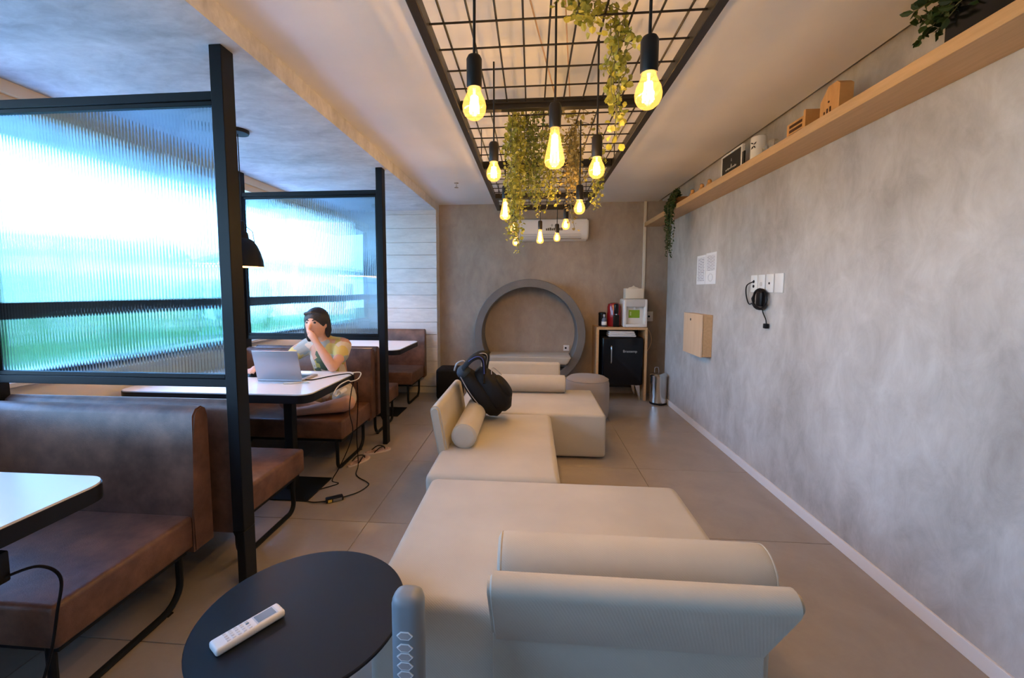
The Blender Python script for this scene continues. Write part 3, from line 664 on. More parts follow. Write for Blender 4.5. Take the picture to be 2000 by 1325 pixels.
# framed dark board
t = thing('framed_board', 'small dark picture board in a white frame on the shelf', 'picture', (1.76, 3.97, ZT))
tilt = 0.06
def bx2(b, y0, y1, z0, z1, x0, x1):
    box(b, x0, x1, y0, y1, z0, z1, 0.002, 1)
b = B(); Y0, Y1, Hh = 3.76, 4.15, 0.205
for q in ((Y0, Y1, ZT+0.001, ZT+0.02), (Y0, Y1, ZT+Hh-0.016, ZT+Hh), (Y0, Y0+0.02, ZT+0.02, ZT+Hh-0.016), (Y1-0.02, Y1, ZT+0.02, ZT+Hh-0.016)): bx2(b, *q, 1.725, 1.748)
obj('frame', b, M_white, t)
b = B(); box(b, 1.730, 1.746, Y0+0.019, Y1-0.019, ZT+0.019, ZT+Hh-0.015); o = obj('board', b, mat('chalk_black', (0.018, 0.016, 0.014), 0.6), t)
pts = [(1.729, 3.86+0.2*k/30, ZT+0.065+0.012*math.sin(k*1.9)*(0.4+0.6*math.sin(k*0.35)**2)+(0.02 if k in (14, 15) else 0)) for k in range(31)]
b = B(); tube(b, pts, 0.0018, 5); obj('handwriting', b, M_white, o)
b = B(); tube(b, [(1.729, 3.95, ZT+0.12), (1.729, 3.955, ZT+0.145), (1.729, 3.96, ZT+0.12)], 0.001, 4); obj('handwriting', b, M_white, o)
# three small wooden figures
for (y, lab, h) in ((4.43, 'small wooden figure nearest the framed board on the shelf', 0.085), (4.62, 'middle small wooden figure of the three on the shelf', 0.088), (4.88, 'small wooden figure nearest the trailing plant on the shelf', 0.09)):
    t = thing('wooden_figure', lab, 'figurine', (1.74, y, ZT), group='three small wooden figures on the shelf')
    b = B(); lathe(b, [(0, 0.001), (0.030, 0.001), (0.034, 0.02), (0.026, 0.045), (0.012, 0.055), (0, 0.056)], 18, (1.74, y, ZT)); obj('body', b, M_wood2, t)
    b = B(); ball(b, (1.74, y, ZT+h-0.02), (0.021, 0.021, 0.023)); obj('head', b, M_wood2, t)
    b = B(); ball(b, (1.74, y+0.004, ZT+h-0.008), (0.018, 0.02, 0.012)); obj('cap', b, mat('moss_brown', (0.16, 0.12, 0.05), 0.8), t)
# trailing plant in a wooden bowl
t = thing('trailing_plant', 'dark green trailing plant in a wooden bowl at the far end of the shelf', 'plant', (1.76, 5.32, ZT))
b = B(); lathe(b, [(0, 0.001), (0.06, 0.001), (0.10, 0.05), (0.115, 0.085), (0.105, 0.085), (0.09, 0.06), (0, 0.05)], 26, (1.77, 5.30, ZT)); obj('bowl', b, mat('dark_bowl_wood', (0.25, 0.12, 0.05), 0.5, var=0.2, vscale=6), t)
bs, bl = B(), B()
for k in range(30):
    a = random.uniform(0, 6.28); sx = 1.645+random.uniform(-0.045, 0.01); sy = 5.26+random.uniform(-0.09, 0.11); dz = random.uniform(0.12, 0.60) if k > 6 else random.uniform(-0.02, 0.1)
    P = catmull([(1.75, 5.30+random.uniform(-0.05, 0.05), ZT+0.07), (1.69, sy, ZT+0.14+random.uniform(-0.03, 0.04)), (sx, sy, ZT+0.02), (sx+random.uniform(-0.015, 0.01), sy+random.uniform(-0.02, 0.02), ZT-dz*0.5), (sx+random.uniform(-0.02, 0.01), 5.26+(sy-5.26)*0.4, ZT-dz)], 9)
    tube(bs, P, 0.002, 5)
    for q in P[4:]:
        for _ in range(2): leaf(bl, q, (random.gauss(0, 1), random.gauss(0, 1), random.gauss(-0.6, 0.7)), random.uniform(0.018, 0.032), 0.008)
obj('stem', bs, M_stem, t); o = obj('foliage', bl, M_leafg, t, smooth=False); o['kind'] = 'stuff'

# ------------------------------------------------------------------ air conditioner
t = thing('air_conditioner', 'white split air conditioner on the back wall behind the bulbs', 'air conditioner', (0.30, 6.5, 2.33))
pr = [(YB, 2.345), (YB, 2.66), (6.47, 2.66), (6.435, 2.645), (6.42, 2.60), (6.425, 2.45), (6.45, 2.385), (6.52, 2.345)]
b = B(); prism(b, pr, 'x', -0.24, 0.83)
bmesh.ops.bevel(b, geom=[e for e in b.edges if any(len(f.verts) > 4 for f in e.link_faces)], offset=0.02, segments=3, affect='EDGES'); obj('body', b, M_white, t)
for z_, y_ in ((2.425, 6.428), (2.395, 6.442)):
    b = B(); box(b, -0.17, 0.72, y_-0.012, y_+0.005, z_, z_+0.010, 0.002, 1); obj('vane', b, mat('vane_grey', (0.66, 0.64, 0.62), 0.4), t)
b = B(); box(b, 0.06, 0.72, 6.412, 6.43, 2.355, 2.372, 0.002, 1); obj('vent_shade_strip', b, mat('vent_shadow', (0.3, 0.29, 0.28), 0.6), t)  # flat grey strip, the shade of the air outlet put into colour
for k in range(9):
    b = B(); box(b, 0.20+0.028*k, 0.222+0.028*k, 6.413, 6.424, 2.485, 2.515+0.012*((k*7) % 3)/2, 0.001, 1); obj('lettering', b, mat('ac_mark', (0.12, 0.11, 0.10), 0.5), t)
b = B(); ball(b, (0.29, 6.42, 2.56), (0.014, 0.004, 0.018)); obj('emblem', b, mat('ac_emblem', (0.45, 0.44, 0.43), 0.4), t)

# cable duct, sprinkler
b = B(); box(b, 1.665, 1.705, 6.595, YB-0.001, 1.20, ZC, 0.004, 1); single('cable_duct', b, M_cream, 'cream cable duct running down the back wall above the dispenser', 'duct', (1.685, 6.61, 1.20))
t = thing('sprinkler', 'small sprinkler head under the white ceiling', 'sprinkler', (-0.94, 5.28, ZC-0.07))
b = B(); lathe(b, [(0, 0), (0.028, 0), (0.028, -0.008), (0.010, -0.012), (0.010, -0.045), (0, -0.045)], 16, (-0.94, 5.28, ZC)); obj('body', b, M_chrome, t)
b = B(); lathe(b, [(0, -0.062), (0.026, -0.060), (0.026, -0.057), (0.004, -0.054), (0.004, -0.044), (0, -0.044)], 16, (-0.94, 5.28, ZC)); obj('deflector', b, M_chrome, t)

# ------------------------------------------------------------------ cabinet with fridge, appliances
t = thing('fridge_cabinet', 'open light wooden cabinet around the black mini fridge', 'cabinet', (1.30, 6.39, 0))
CY0, CY1 = 6.18, 6.60
b = B(); box(b, 0.935, 1.655, CY0, CY1, 1.03, 1.065, 0.002, 1); obj('top', b, M_wood, t)
for x in (0.935, 1.62):
    b = B(); box(b, x, x+0.035, CY0, CY1, 0, 1.03, 0.002, 1); obj('side_panel', b, M_wood, t)
b = B(); box(b, 0.97, 1.62, CY1-0.012, CY1, 0.1, 1.03); obj('back_panel', b, mat('dark_back_board', (0.03, 0.025, 0.02), 0.7), t)
t = thing('mini_fridge', 'black retro mini fridge with chrome handle inside the wooden cabinet', 'fridge', (1.305, 6.35, 0))
b = B(); box(b, 1.015, 1.60, 6.23, 6.57, 0.215, 0.925, 0.03, 4); obj('body', b, M_fridge, t)
b = B(); box(b, 1.015, 1.60, 6.165, 6.226, 0.225, 0.925, 0.028, 4); d = obj('door', b, M_fridge, t)
b = B(); tube(b, catmull([(1.145, 6.168, 0.80), (1.143, 6.13, 0.785), (1.140, 6.125, 0.68), (1.143, 6.13, 0.565), (1.145, 6.168, 0.55)], 5), 0.011, 10); obj('handle', b, M_chrome, d)
fc = bpy.data.curves.new('logo', 'FONT'); fc.body = 'Brastemp'; fc.size = 0.052; fc.extrude = 0.0015; fc.align_x = 'CENTER'
lo = bpy.data.objects.new('logo', fc); COL.objects.link(lo)
dg = bpy.context.evaluated_depsgraph_get(); me = bpy.data.meshes.new_from_object(lo.evaluated_get(dg)); bpy.data.objects.remove(lo)
b = B(); b.from_mesh(me); bmesh.ops.transform(b, matrix=Matrix.Translation((1.41, 6.1635, 0.705)) @ Matrix.Rotation(math.pi/2, 4, 'X'), verts=b.verts); obj('logo', b, M_chrome, d)
for x, dx in ((1.07, -0.035), (1.53, 0.04)):
    for y, dy in ((6.20, -0.02), (6.52, 0.02)):
        b = B()
        for s in (-0.03, 0.03): tube(b, [(x+s, y, 0.225), (x+dx+s*0.2, y+dy, 0.006)], 0.006, 8)
        prism(b, [(x-0.03, 0.222), (x+0.03, 0.222), (x+dx+0.008, 0.0), (x+dx-0.008, 0.0)], 'y', y-0.002+dy*0.5, y+0.004+dy*0.5)
        obj('leg', b, M_chrome, t)
t = thing('folded_towel', 'folded white towel lying on top of the mini fridge', 'towel', (1.30, 6.3, 0.925))
b = B(); 
for k in range(3): box(b, 1.11+0.004*k, 1.50-0.012*k, 6.19, 6.42, 0.927+0.027*k, 0.952+0.027*k, 0.011, 3)
obj('cloth', b, mat('white_terry', (0.78, 0.79, 0.82), 0.9, bump=0.5, bscale=150), t)
# water dispenser
t = thing('water_dispenser', 'white countertop water dispenser with green label on the cabinet', 'dispenser', (1.49, 6.36, 1.065))
x0, x1, y0, y1, z0, z1 = 1.315, 1.65, 6.20, 6.52, 1.067, 1.475
b = B(); box(b, x0, x1, y0+0.09, y1, z0, z1, 0.03, 4); obj('body', b, M_white, t)
for q in (x0, x1-0.045):
    b = B(); box(b, q, q+0.045, y0, y0+0.12, z0, z1-0.005, 0.015, 3); obj('side_arm', b, M_white, t)
b = B(); box(b, x0+0.02, x1-0.02, y0, y0+0.12, z1-0.12, z1-0.002, 0.02, 3); hd = obj('head', b, mat('dispenser_silver', (0.62, 0.60, 0.58), 0.35), t)
b = B(); tube(b, [(1.48, y0+0.05, z1-0.12), (1.48, y0+0.05, z1-0.15)], 0.014, 12); obj('spout', b, M_white, hd)
b = B(); box(b, x0+0.03, x1-0.03, y0-0.01, y0+0.10, z0, z0+0.045, 0.01, 2); obj('drip_tray', b, M_white, t)
b = B(); box(b, 1.405, 1.56, y0+0.082, y0+0.092, z0+0.13, z0+0.245, 0.001, 1); lb = obj('label', b, mat('lime_label', (0.24, 0.42, 0.02), 0.5), t)
b = B(); box(b, 1.42, 1.44, y0+0.079, y0+0.083, z0+0.165, z0+0.22, 0.001, 1); obj('print', b, mat('pale_green', (0.5, 0.65, 0.3), 0.5), lb)
t = thing('tissue_box', 'cream box with paper filters on top of the water dispenser', 'box', (1.485, 6.36, z1))
b = B(); box(b, 1.355, 1.61, 6.27, 6.45, z1+0.001, z1+0.15, 0.006, 2); obj('carton', b, M_cream, t)
b = B(); prism(b, [(1.40, z1+0.148), (1.56, z1+0.148), (1.53, z1+0.165), (1.50, z1+0.172), (1.48, z1+0.19), (1.455, z1+0.172), (1.42, z1+0.166)], 'y', 6.33, 6.37); obj('paper', b, M_cream, t)
# coffee machine
t = thing('coffee_machine', 'red and black capsule coffee machine on the cabinet', 'coffee machine', (1.215, 6.35, 1.065))
b = B(); lathe(b, [(0, 0.002), (0.088, 0.002), (0.096, 0.02), (0.100, 0.15), (0.098, 0.29), (0.085, 0.335), (0.05, 0.352), (0, 0.355)], 32, (1.208, 6.36, 1.065)); obj('body', b, mat('red_gloss', (0.30, 0.008, 0.012), 0.2, coat=0.6), t)
b = B(); box(b, 1.18, 1.265, 6.235, 6.34, 1.068, 1.245, 0.012, 3); obj('brew_bay', b, M_black, t)
b = B(); box(b, 1.19, 1.255, 6.245, 6.34, 1.245, 1.405, 0.02, 3); f = obj('front_panel', b, M_fridge, t)
b = B(); tube(b, [(1.222, 6.25, 1.255), (1.222, 6.25, 1.222)], 0.012, 10); obj('spout', b, M_chrome, f)
# dark jar and small can
t = thing('coffee_jar', 'tall black jar on the left of the cabinet top', 'jar', (1.045, 6.40, 1.065))
b = B(); lathe(b, [(0, 0.002), (0.05, 0.002), (0.053, 0.01), (0.053, 0.175), (0, 0.178)], 24, (1.045, 6.40, 1.065)); obj('body', b, M_black, t)
b = B(); lathe(b, [(0, 0.172), (0.055, 0.172), (0.055, 0.20), (0.04, 0.21), (0, 0.212)], 24, (1.045, 6.40, 1.065)); obj('lid', b, M_fridge, t)
t = thing('spray_bottle', 'small blue-grey bottle in front of the black jar', 'bottle', (1.055, 6.28, 1.065))
b = B(); lathe(b, [(0, 0.002), (0.032, 0.002), (0.036, 0.01), (0.036, 0.10), (0.026, 0.125), (0.013, 0.135), (0.013, 0.15), (0, 0.15)], 20, (1.055, 6.28, 1.065)); obj('body', b, mat('blue_grey_plastic', (0.12, 0.15, 0.22), 0.25), t)
b = B(); lathe(b, [(0, 0.148), (0.017, 0.148), (0.015, 0.18), (0, 0.182)], 16, (1.055, 6.28, 1.065)); obj('cap', b, M_silver, t)
b = B(); lathe(b, [(0.037, 0.03), (0.0375, 0.032), (0.0375, 0.075), (0.037, 0.077)], 20, (1.055, 6.28, 1.065)); obj('label', b, M_white, t)
b = B(); tube(b, catmull([(1.66, 6.45, 1.05), (1.72, 6.42, 1.02), (1.765, 6.42, 0.93), (1.77, 6.42, 0.82), (1.72, 6.42, 0.70), (1.66, 6.42, 0.64)], 8), 0.006, 8)
single('tan_cable', b, mat('tan_cord', (0.62, 0.40, 0.22), 0.5), 'thin tan power cord looping beside the wooden cabinet', 'cord', (1.72, 6.42, 0.64))
# trash can
t = thing('trash_can', 'round stainless steel pedal bin in the corner by the cabinet', 'trash can', (1.785, 6.045, 0))
c = (1.785, 6.045, 0)
b = B(); lathe(b, [(0, 0.025), (0.113, 0.025), (0.113, 0.395), (0, 0.395)], 40, c); obj('body', b, M_chrome, t)
b = B(); lathe(b, [(0, 0), (0.112, 0), (0.117, 0.005), (0.117, 0.028), (0, 0.028)], 40, c); obj('base_ring', b, M_black, t)
b = B(); lathe(b, [(0, 0.388), (0.118, 0.388), (0.119, 0.41), (0.10, 0.43), (0.05, 0.44), (0, 0.442)], 40, c); obj('lid', b, M_chrome, t)
b = B(); box(b, 1.755, 1.815, 5.905, 5.95, 0.012, 0.03, 0.006, 2); obj('pedal', b, M_black, t)
b = B(); tube(b, catmull([(1.755, 6.14, 0.42), (1.76, 6.15, 0.49), (1.785, 6.15, 0.50), (1.81, 6.15, 0.49), (1.815, 6.14, 0.42)], 5), 0.004, 6); obj('handle', b, M_chrome, t)

# ------------------------------------------------------------------ ceiling trellis
GZ = 2.60; GX0, GX1, GY0, GY1 = -0.445, 0.675, -0.2, 5.42
t = thing('ceiling_trellis', 'long black metal trellis hanging under the white ceiling', 'trellis', ((GX0+GX1)/2, 2.6, GZ))
for x in (GX0, GX1-0.04):
    b = B(); box(b, x, x+0.04, GY0, GY1, GZ, GZ+0.055, 0.003, 1); obj('side_rail', b, M_grid, t)
for y in (GY0, 0.98, 2.42, 3.56, 4.70, GY1-0.045):
    b = B(); box(b, GX0+0.04, GX1-0.04, y, y+0.045, GZ, GZ+0.055, 0.003, 1); obj('cross_rail', b, M_grid, t)
me = None
for k in range(10):
    x = GX0+0.06+0.103*k+0.035
    if me is None:
        b = B(); tube(b, [(0, GY0+0.02, 0), (0, GY1-0.02, 0)], 0.0045, 6); o = obj('long_wire', b, M_grid, t, world=False); me = o.data
    else: o = bpy.data.objects.new('long_wire', me); COL.objects.link(o); o.parent = t
    o.location = (x-t.location.x, -t.location.y, 0.040)
me = None; y = GY0+0.12
while y < GY1-0.05:
    if me is None:
        b = B(); tube(b, [(GX0+0.02, 0, 0), (GX1-0.02, 0, 0)], 0.0045, 6); bmesh.ops.translate(b, vec=(-t.location.x, 0, 0), verts=b.verts); o = obj('cross_wire', b, M_grid, t, world=False); me = o.data
    else: o = bpy.data.objects.new('cross_wire', me); COL.objects.link(o); o.parent = t
    o.location = (0, y-t.location.y, 0.031); y += 0.178
for x in (GX0+0.02, GX1-0.02):
    for y in (1.0, 3.58, 5.39):
        b = B(); tube(b, [(x, y, GZ+0.05), (x, y, ZC)], 0.004, 6); obj('hanger_rod', b, M_grid, t)
b = B(); tube(b, catmull([(0.10, 0.6, ZC-0.01), (-0.12, 1.35, ZC-0.012), (-0.02, 1.95, ZC-0.05), (0.12, 2.42, GZ+0.06)], 8), 0.004, 6); obj('feed_cable', b, mat('tan_feed_cable', (0.45, 0.30, 0.2), 0.6), t)
b = B(); tube(b, catmull([(0.10, 1.6, ZC-0.01), (0.14, 2.0, ZC-0.05), (0.2, 2.44, GZ+0.06)], 8), 0.004, 6); obj('feed_cable', b, MATS['tan_feed_cable'], t)

# bulbs
def pendant_bulb(x, y, z, kind, label):
    """z: centre of the bulb"""
    t = thing('pendant_bulb', label, 'lamp', (x, y, z), group='filament bulbs hanging from the trellis')
    s = 0.034 if kind == 'globe' else 0.039
    zb = z+(0.052 if kind == 'globe' else 0.075)          # neck top
    b = B(); lathe(b, [(0, zb-0.006), (0.021, zb-0.006), (0.022, zb+0.0), (0.0225, zb+0.074), (0.018, zb+0.083), (0.006, zb+0.086), (0, zb+0.086)], 24, (x, y, 0)); obj('socket', b, M_grid, t)
    b = B(); tube(b, [(x, y, zb+0.084), (x+0.001, y, (zb+GZ)/2), (x, y, GZ+0.035)], 0.0042, 8); obj('cord', b, M_grid, t)
    if kind == 'globe': pr = [(0.018, 0.052), (0.0185, 0.040), (0.024, 0.026), (0.031, 0.012), (0.0345, -0.004), (0.033, -0.018), (0.027, -0.030), (0.016, -0.039), (0, -0.042)]
    else: pr = [(0.016, 0.075), (0.0165, 0.06), (0.021, 0.035), (0.028, 0.0), (0.036, -0.035), (0.038, -0.05), (0.034, -0.063), (0.022, -0.072), (0, -0.076)]
    b = B(); lathe(b, pr, 28, (x, y, z)); g = obj('bulb', b, M_amber, t)
    b = B(); n = 6
    if kind == 'globe': zt, zb2, ra, rb = 0.024, -0.022, 0.008, 0.013
    else: zt, zb2, ra, rb = 0.045, -0.050, 0.008, 0.016
    for k in range(n):
        a = 2*math.pi*k/n; a2 = a+0.5
        tube(b, [(x+ra*math.cos(a), y+ra*math.sin(a), z+zt), (x+rb*math.cos(a2), y+rb*math.sin(a2), z+zb2)], 0.0030, 6)
    obj('filament', b, M_fil, g)
    b = B(); lathe(b, [(0, 0.052 if kind == 'globe' else 0.075), (0.006, 0.05), (0.003, zt), (0.0015, zb2)], 8, (x, y, z)); obj('stem', b, M_cream, g)
    l = bpy.data.lights.new('bulb_light', 'POINT'); l.energy = BULB_W; l.color = (1, 0.65, 0.33); l.shadow_soft_size = 0.016
    lo = bpy.data.objects.new('bulb_light', l); COL.objects.link(lo); lo.parent = t; lo.location = (0, 0, 0)
for a in ((-0.17, 1.26, 2.135, 'globe', 'round filament bulb nearest on the left, large in the photo'),
          (0.295, 1.16, 2.108, 'globe', 'round filament bulb nearest on the right, beside the near vine'),
          (0.08, 1.62, 2.125, 'edison', 'elongated filament bulb hanging in the centre front'),
          (-0.18, 2.0, 2.145, 'globe', 'second round filament bulb from the front on the left side'),
          (0.27, 1.87, 2.115, 'globe', 'second round filament bulb from the front on the right side'),
          (-0.19, 3.0, 2.165, 'edison', 'elongated filament bulb on the left among the vines'),
          (0.29, 2.7, 2.11, 'globe', 'third round filament bulb from the front on the right side'),
          (-0.17, 3.9, 2.165, 'globe', 'round filament bulb on the left, just above the lowest left one'),
          (0.28, 3.65, 2.15, 'globe', 'fourth round bulb on the right, in front of the air conditioner'),
          (-0.17, 4.4, 2.095, 'globe', 'lowest and farthest round filament bulb on the left'),
          (0.08, 4.45, 2.155, 'edison', 'farthest elongated filament bulb in the centre, before the air conditioner'),
          (0.25, 4.4, 2.135, 'globe', 'farthest round filament bulb on the right, low before the air conditioner')): pendant_bulb(*a)

# ------------------------------------------------------------------ vines on the trellis
def vine(label, strands, m, ls, dens=1.0, spread=0.03, bed=None):
    ls *= 1.25; dens *= 1.7; spread *= 1.25
    c = strands[0][0]; t = thing('hanging_vine', label, 'plant', (c[0], c[1], GZ+0.045), group='vines draped over the trellis')
    bs, bl = B(), B()
    def run(P):
        tube(bs, P, 0.0018, 4)
        for q0, q1 in zip(P, P[1:]):
            n = max(1, int((q1-q0).length/0.011*dens))
            for k in range(n):
                p = q0.lerp(q1, (k+random.random())/n); d = Vector((random.gauss(0, 1), random.gauss(0, 1), random.gauss(-0.2, 0.6))).normalized()
                off = p+d*random.uniform(0.003, spread)
                leaf(bl, off, d, ls*random.uniform(0.7, 1.25), ls*0.48*random.uniform(0.8, 1.15))
    for s, dz in strands:
        s = Vector(s); n = 5; P = [s+Vector((0, 0, 0.02)), s+Vector((random.uniform(-0.01, 0.01), random.uniform(-0.01, 0.01), -0.03))]
        for k in range(1, n+1): P.append(s+Vector((random.gauss(0, 0.013), random.gauss(0, 0.013), -0.03-(dz-0.03)*k/n)))
        run(catmull(P, 4))
    for a, c_ in (bed or []):
        P = [Vector(a), Vector(a).lerp(Vector(c_), 0.5)+Vector((random.gauss(0, 0.03), random.gauss(0, 0.03), random.uniform(0, 0.03))), Vector(c_)]; run(catmull(P, 6))
    obj('stem', bs, M_stem, t); o = obj('foliage', bl, m, t, smooth=False); o['kind'] = 'stuff'
R_ = random.uniform
Z0 = GZ+0.03
vine('near vine with round leaves hanging beside the right front bulb', [((0.33, 1.76, Z0), 0.44), ((0.31, 1.74, Z0), 0.38), ((0.345, 1.78, Z0), 0.36), ((0.32, 1.79, Z0), 0.27), ((0.30, 1.77, Z0), 0.20), ((0.35, 1.72, Z0), 0.14), ((0.16, 1.62, Z0), 0.05), ((0.22, 1.66, Z0), 0.06)], M_leaf, 0.021, 1.0, 0.026,
     bed=[((0.34, 1.74, Z0+0.02), (0.06, 1.60, Z0+0.02)), ((0.34, 1.72, Z0+0.02), (0.08, 1.55, Z0+0.0)), ((0.33, 1.6, Z0+0.02), (0.12, 1.50, Z0+0.02)), ((0.33, 1.75, Z0), (0.1, 1.64, Z0))])
vine('thick lime vine hanging longest on the left of the vine cluster', [((-0.10+R_(-0.035, 0.035), 2.62+R_(-0.08, 0.08), Z0), d) for d in (0.80, 0.74, 0.70, 0.62, 0.60, 0.55, 0.50, 0.42, 0.36, 0.30, 0.45, 0.66)], M_leaf, 0.018, 1.0, 0.028, bed=[((-0.12, 2.58, Z0+0.02), (0.05, 2.64, Z0+0.02))])
vine('dark green vine just right of the thick lime vine', [((0.0+R_(-0.05, 0.05), 2.74+R_(-0.08, 0.08), Z0), d) for d in (0.48, 0.44, 0.36, 0.33, 0.28, 0.24, 0.40, 0.52, 0.46, 0.38, 0.30, 0.42)], M_leafd, 0.018, 0.9, 0.028, bed=[((-0.05, 2.66, Z0+0.02), (0.15, 2.66, Z0+0.02)), ((-0.02, 2.7, Z0+0.03), (0.12, 2.62, Z0+0.02))])
vine('loose vine hanging behind the central elongated bulb', [((0.12+R_(-0.05, 0.05), 2.85+R_(-0.08, 0.08), Z0), d) for d in (0.50, 0.46, 0.40, 0.34, 0.28, 0.43, 0.36, 0.48, 0.42, 0.31)], M_leaf, 0.017, 0.75, 0.028, bed=[((0.06, 2.66, Z0+0.02), (0.28, 2.68, Z0+0.02))])
vine('bronze leaved vine on the right of the vine cluster', [((0.27+R_(-0.05, 0.05), 2.85+R_(-0.1, 0.1), Z0), d) for d in (0.30, 0.36, 0.24, 0.42, 0.28, 0.20, 0.33, 0.40, 0.34, 0.26, 0.38)], M_leafb, 0.018, 0.9, 0.028, bed=[((0.15, 2.64, Z0+0.02), (0.34, 2.68, Z0+0.03)), ((0.2, 2.7, Z0+0.02), (0.40, 2.85, Z0+0.02))])
vine('short lime vine hanging at the right edge of the trellis', [((0.43+R_(-0.03, 0.03), 2.95+R_(-0.08, 0.08), Z0), d) for d in (0.50, 0.44, 0.40, 0.32, 0.25, 0.47, 0.36)], M_leaf, 0.017, 0.8, 0.026)
vine('slim vine hanging just left of the third right bulb', [((0.33+R_(-0.03, 0.03), 3.3+R_(-0.06, 0.06), Z0), d) for d in (0.56, 0.50, 0.44, 0.38, 0.3)], M_leafb, 0.017, 0.7, 0.026)
vine('low wisp of vine before the air conditioner at the far end', [((0.03+R_(-0.04, 0.10), 4.2+R_(-0.1, 0.1), Z0), d) for d in (0.22, 0.30, 0.16, 0.12)], M_leaf, 0.017, 0.6, 0.026, bed=[((-0.15, 4.1, Z0), (0.12, 4.25, Z0)), ((-0.1, 4.0, Z0), (0.05, 4.1, Z0))])
vine('thin trailing vine low on the far left near the lowest bulb', [((-0.20+R_(-0.03, 0.05), 3.6+R_(-0.1, 0.1), Z0), d) for d in (0.62, 0.55, 0.48, 0.58, 0.40)], M_leaf, 0.017, 0.7, 0.028)

# ------------------------------------------------------------------ side table, remote, tower
t = thing('side_table', 'round black side table in the foreground', 'table', (-0.76, 1.285, 0))
c = (-0.76, 1.285, 0); rT, zt = 0.332, 0.52
b = B(); lathe(b, [(0, zt-0.014), (rT-0.003, zt-0.014), (rT, zt-0.011), (rT, zt-0.003), (rT-0.003, zt), (0, zt)], 72, c); obj('tabletop', b, mat('navy_black_top', (0.007, 0.009, 0.014), 0.5, spec=0.3), t)
b = B(); tube(b, [(-0.98, 1.285, 0.012), (-0.98, 1.285, zt-0.014)], 0.018, 12); obj('leg', b, M_blk, t)
b = B(); lathe(b, [(0, 0), (0.22, 0), (0.22, 0.012), (0, 0.012)], 40, (-0.90, 1.285, 0)); obj('base_plate', b, M_blk, t)
t = thing('remote_control', 'white air conditioner remote lying on the round black table', 'remote', (-0.885, 1.185, zt), rotz=math.radians(57.5))
L, W = 0.205, 0.060
b = B(); box(b, -L/2, L/2, -W/2, W/2, 0.001, 0.026, 0.009, 3); obj('body', b, M_white, t, world=False)
b = B(); box(b, 0.022, 0.078, -0.018, 0.018, 0.0255, 0.0268, 0.001, 1); obj('screen', b, mat('lcd_blue', (0.16, 0.25, 0.36), 0.2), t, world=False)
b = B(); box(b, 0.016, 0.084, -0.022, 0.022, 0.0250, 0.0262, 0.001, 1); obj('screen_bezel', b, mat('pale_lcd_bezel', (0.55, 0.62, 0.70), 0.3), t, world=False)
gk = mat('remote_key', (0.70, 0.70, 0.72), 0.5)
for i in range(5):
    for j in range(4):
        b = B(); x = -0.068+0.0155*i; y = -0.017+0.0115*j; box(b, x, x+0.009, y-0.003, y+0.004, 0.0252, 0.0278, 0.001, 1); obj('key', b, gk if (i, j) != (4, 2) else MATS['lcd_blue'], t, world=False)
for dx in (0.092, 0.096):
    b = B(); ball(b, (dx, 0.006-(dx-0.092)*2, 0.0245), (0.0015, 0.0015, 0.001), 8, 6); obj('sensor', b, M_black, t, world=False)
t = thing('tower_appliance', 'slim grey tower with hexagonal buttons standing by the near sofa', 'tower', (-0.352, 1.13, 0))
tx_, ty_ = -0.352, 1.13
gm = mat('grey_tower_plastic', (0.20, 0.225, 0.25), 0.4)
b = B(); box(b, tx_-0.046, tx_+0.046, ty_-0.035, ty_+0.045, 0.02, 0.735, 0.033, 6); obj('body', b, gm, t)
b = B(); box(b, tx_-0.075, tx_+0.075, ty_-0.075, ty_+0.085, 0.0, 0.03, 0.012, 3); obj('base', b, gm, t)
hexm = mat('hex_button', (0.36, 0.33, 0.33), 0.4); hexr = mat('hex_rim', (0.80, 0.80, 0.80), 0.3)
for k in range(10):
    zc = 0.625-(0.036 if k else 0)-0.0275*max(0, k-1); yn = ty_-0.035
    hx = [(tx_+0.0235*math.cos(a), zc+0.0125*math.sin(a)*1.1) for a in [math.pi/3*q for q in range(6)]]
    hi = [(tx_+(x-tx_)*0.84, zc+(z_-zc)*0.80) for x, z_ in hx]
    b = B(); prism(b, hx, 'y', yn-0.0020, yn+0.004); h = obj('button_rim', b, hexr, t)
    b = B(); prism(b, hi, 'y', yn-0.0026, yn+0.003); obj('button', b, hexm, h)

# ------------------------------------------------------------------ backpack
t = thing('backpack', 'black backpack leaning on the middle sofa back panel', 'backpack', (-0.38, 3.72, SZ))
def sack(bm, c0, c1, w0, w1, d0, d1, up, n=9, seg=24, e=3.0):
    c0, c1 = Vector(c0), Vector(c1); ax = (c1-c0).normalized(); u = Vector(up); u = (u-ax*u.dot(ax)).normalized(); v = ax.cross(u)
    rings = []
    for i in range(n+1):
        s = i/n; c = c0.lerp(c1, s); k = min(1, math.sin(math.pi*min(max(s, 0.0), 1))**0.28) if 0 < s < 1 else 0.35
        w = (w0+(w1-w0)*s)*k; d = (d0+(d1-d0)*s)*k; r = []
        for q in range(seg):
            a = 2*math.pi*q/seg; ca, sa = math.cos(a), math.sin(a)
            x = abs(ca)**(2/e)*math.copysign(1, ca); y = abs(sa)**(2/e)*math.copysign(1, sa)
            wob = 1+0.03*math.sin(3*a+5*s)
            r.append(bm.verts.new(c+u*(x*w*wob)+v*(y*d*wob)))
        rings.append(r)
    for a, b_ in zip(rings, rings[1:]):
        for q in range(seg): bm.faces.new((a[q], a[(q+1) % seg], b_[(q+1) % seg], b_[q]))
    bm.faces.new(rings[0][::-1]); bm.faces.new(rings[-1])
p0, p1 = Vector((-0.285, 3.74, 0.50)), Vector((-0.635, 3.70, 0.90))
b = B(); sack(b, p0, p1, 0.185, 0.13, 0.105, 0.075, (0, 1, 0.0)); obj('main_bag', b, M_nylon, t, angle=60)
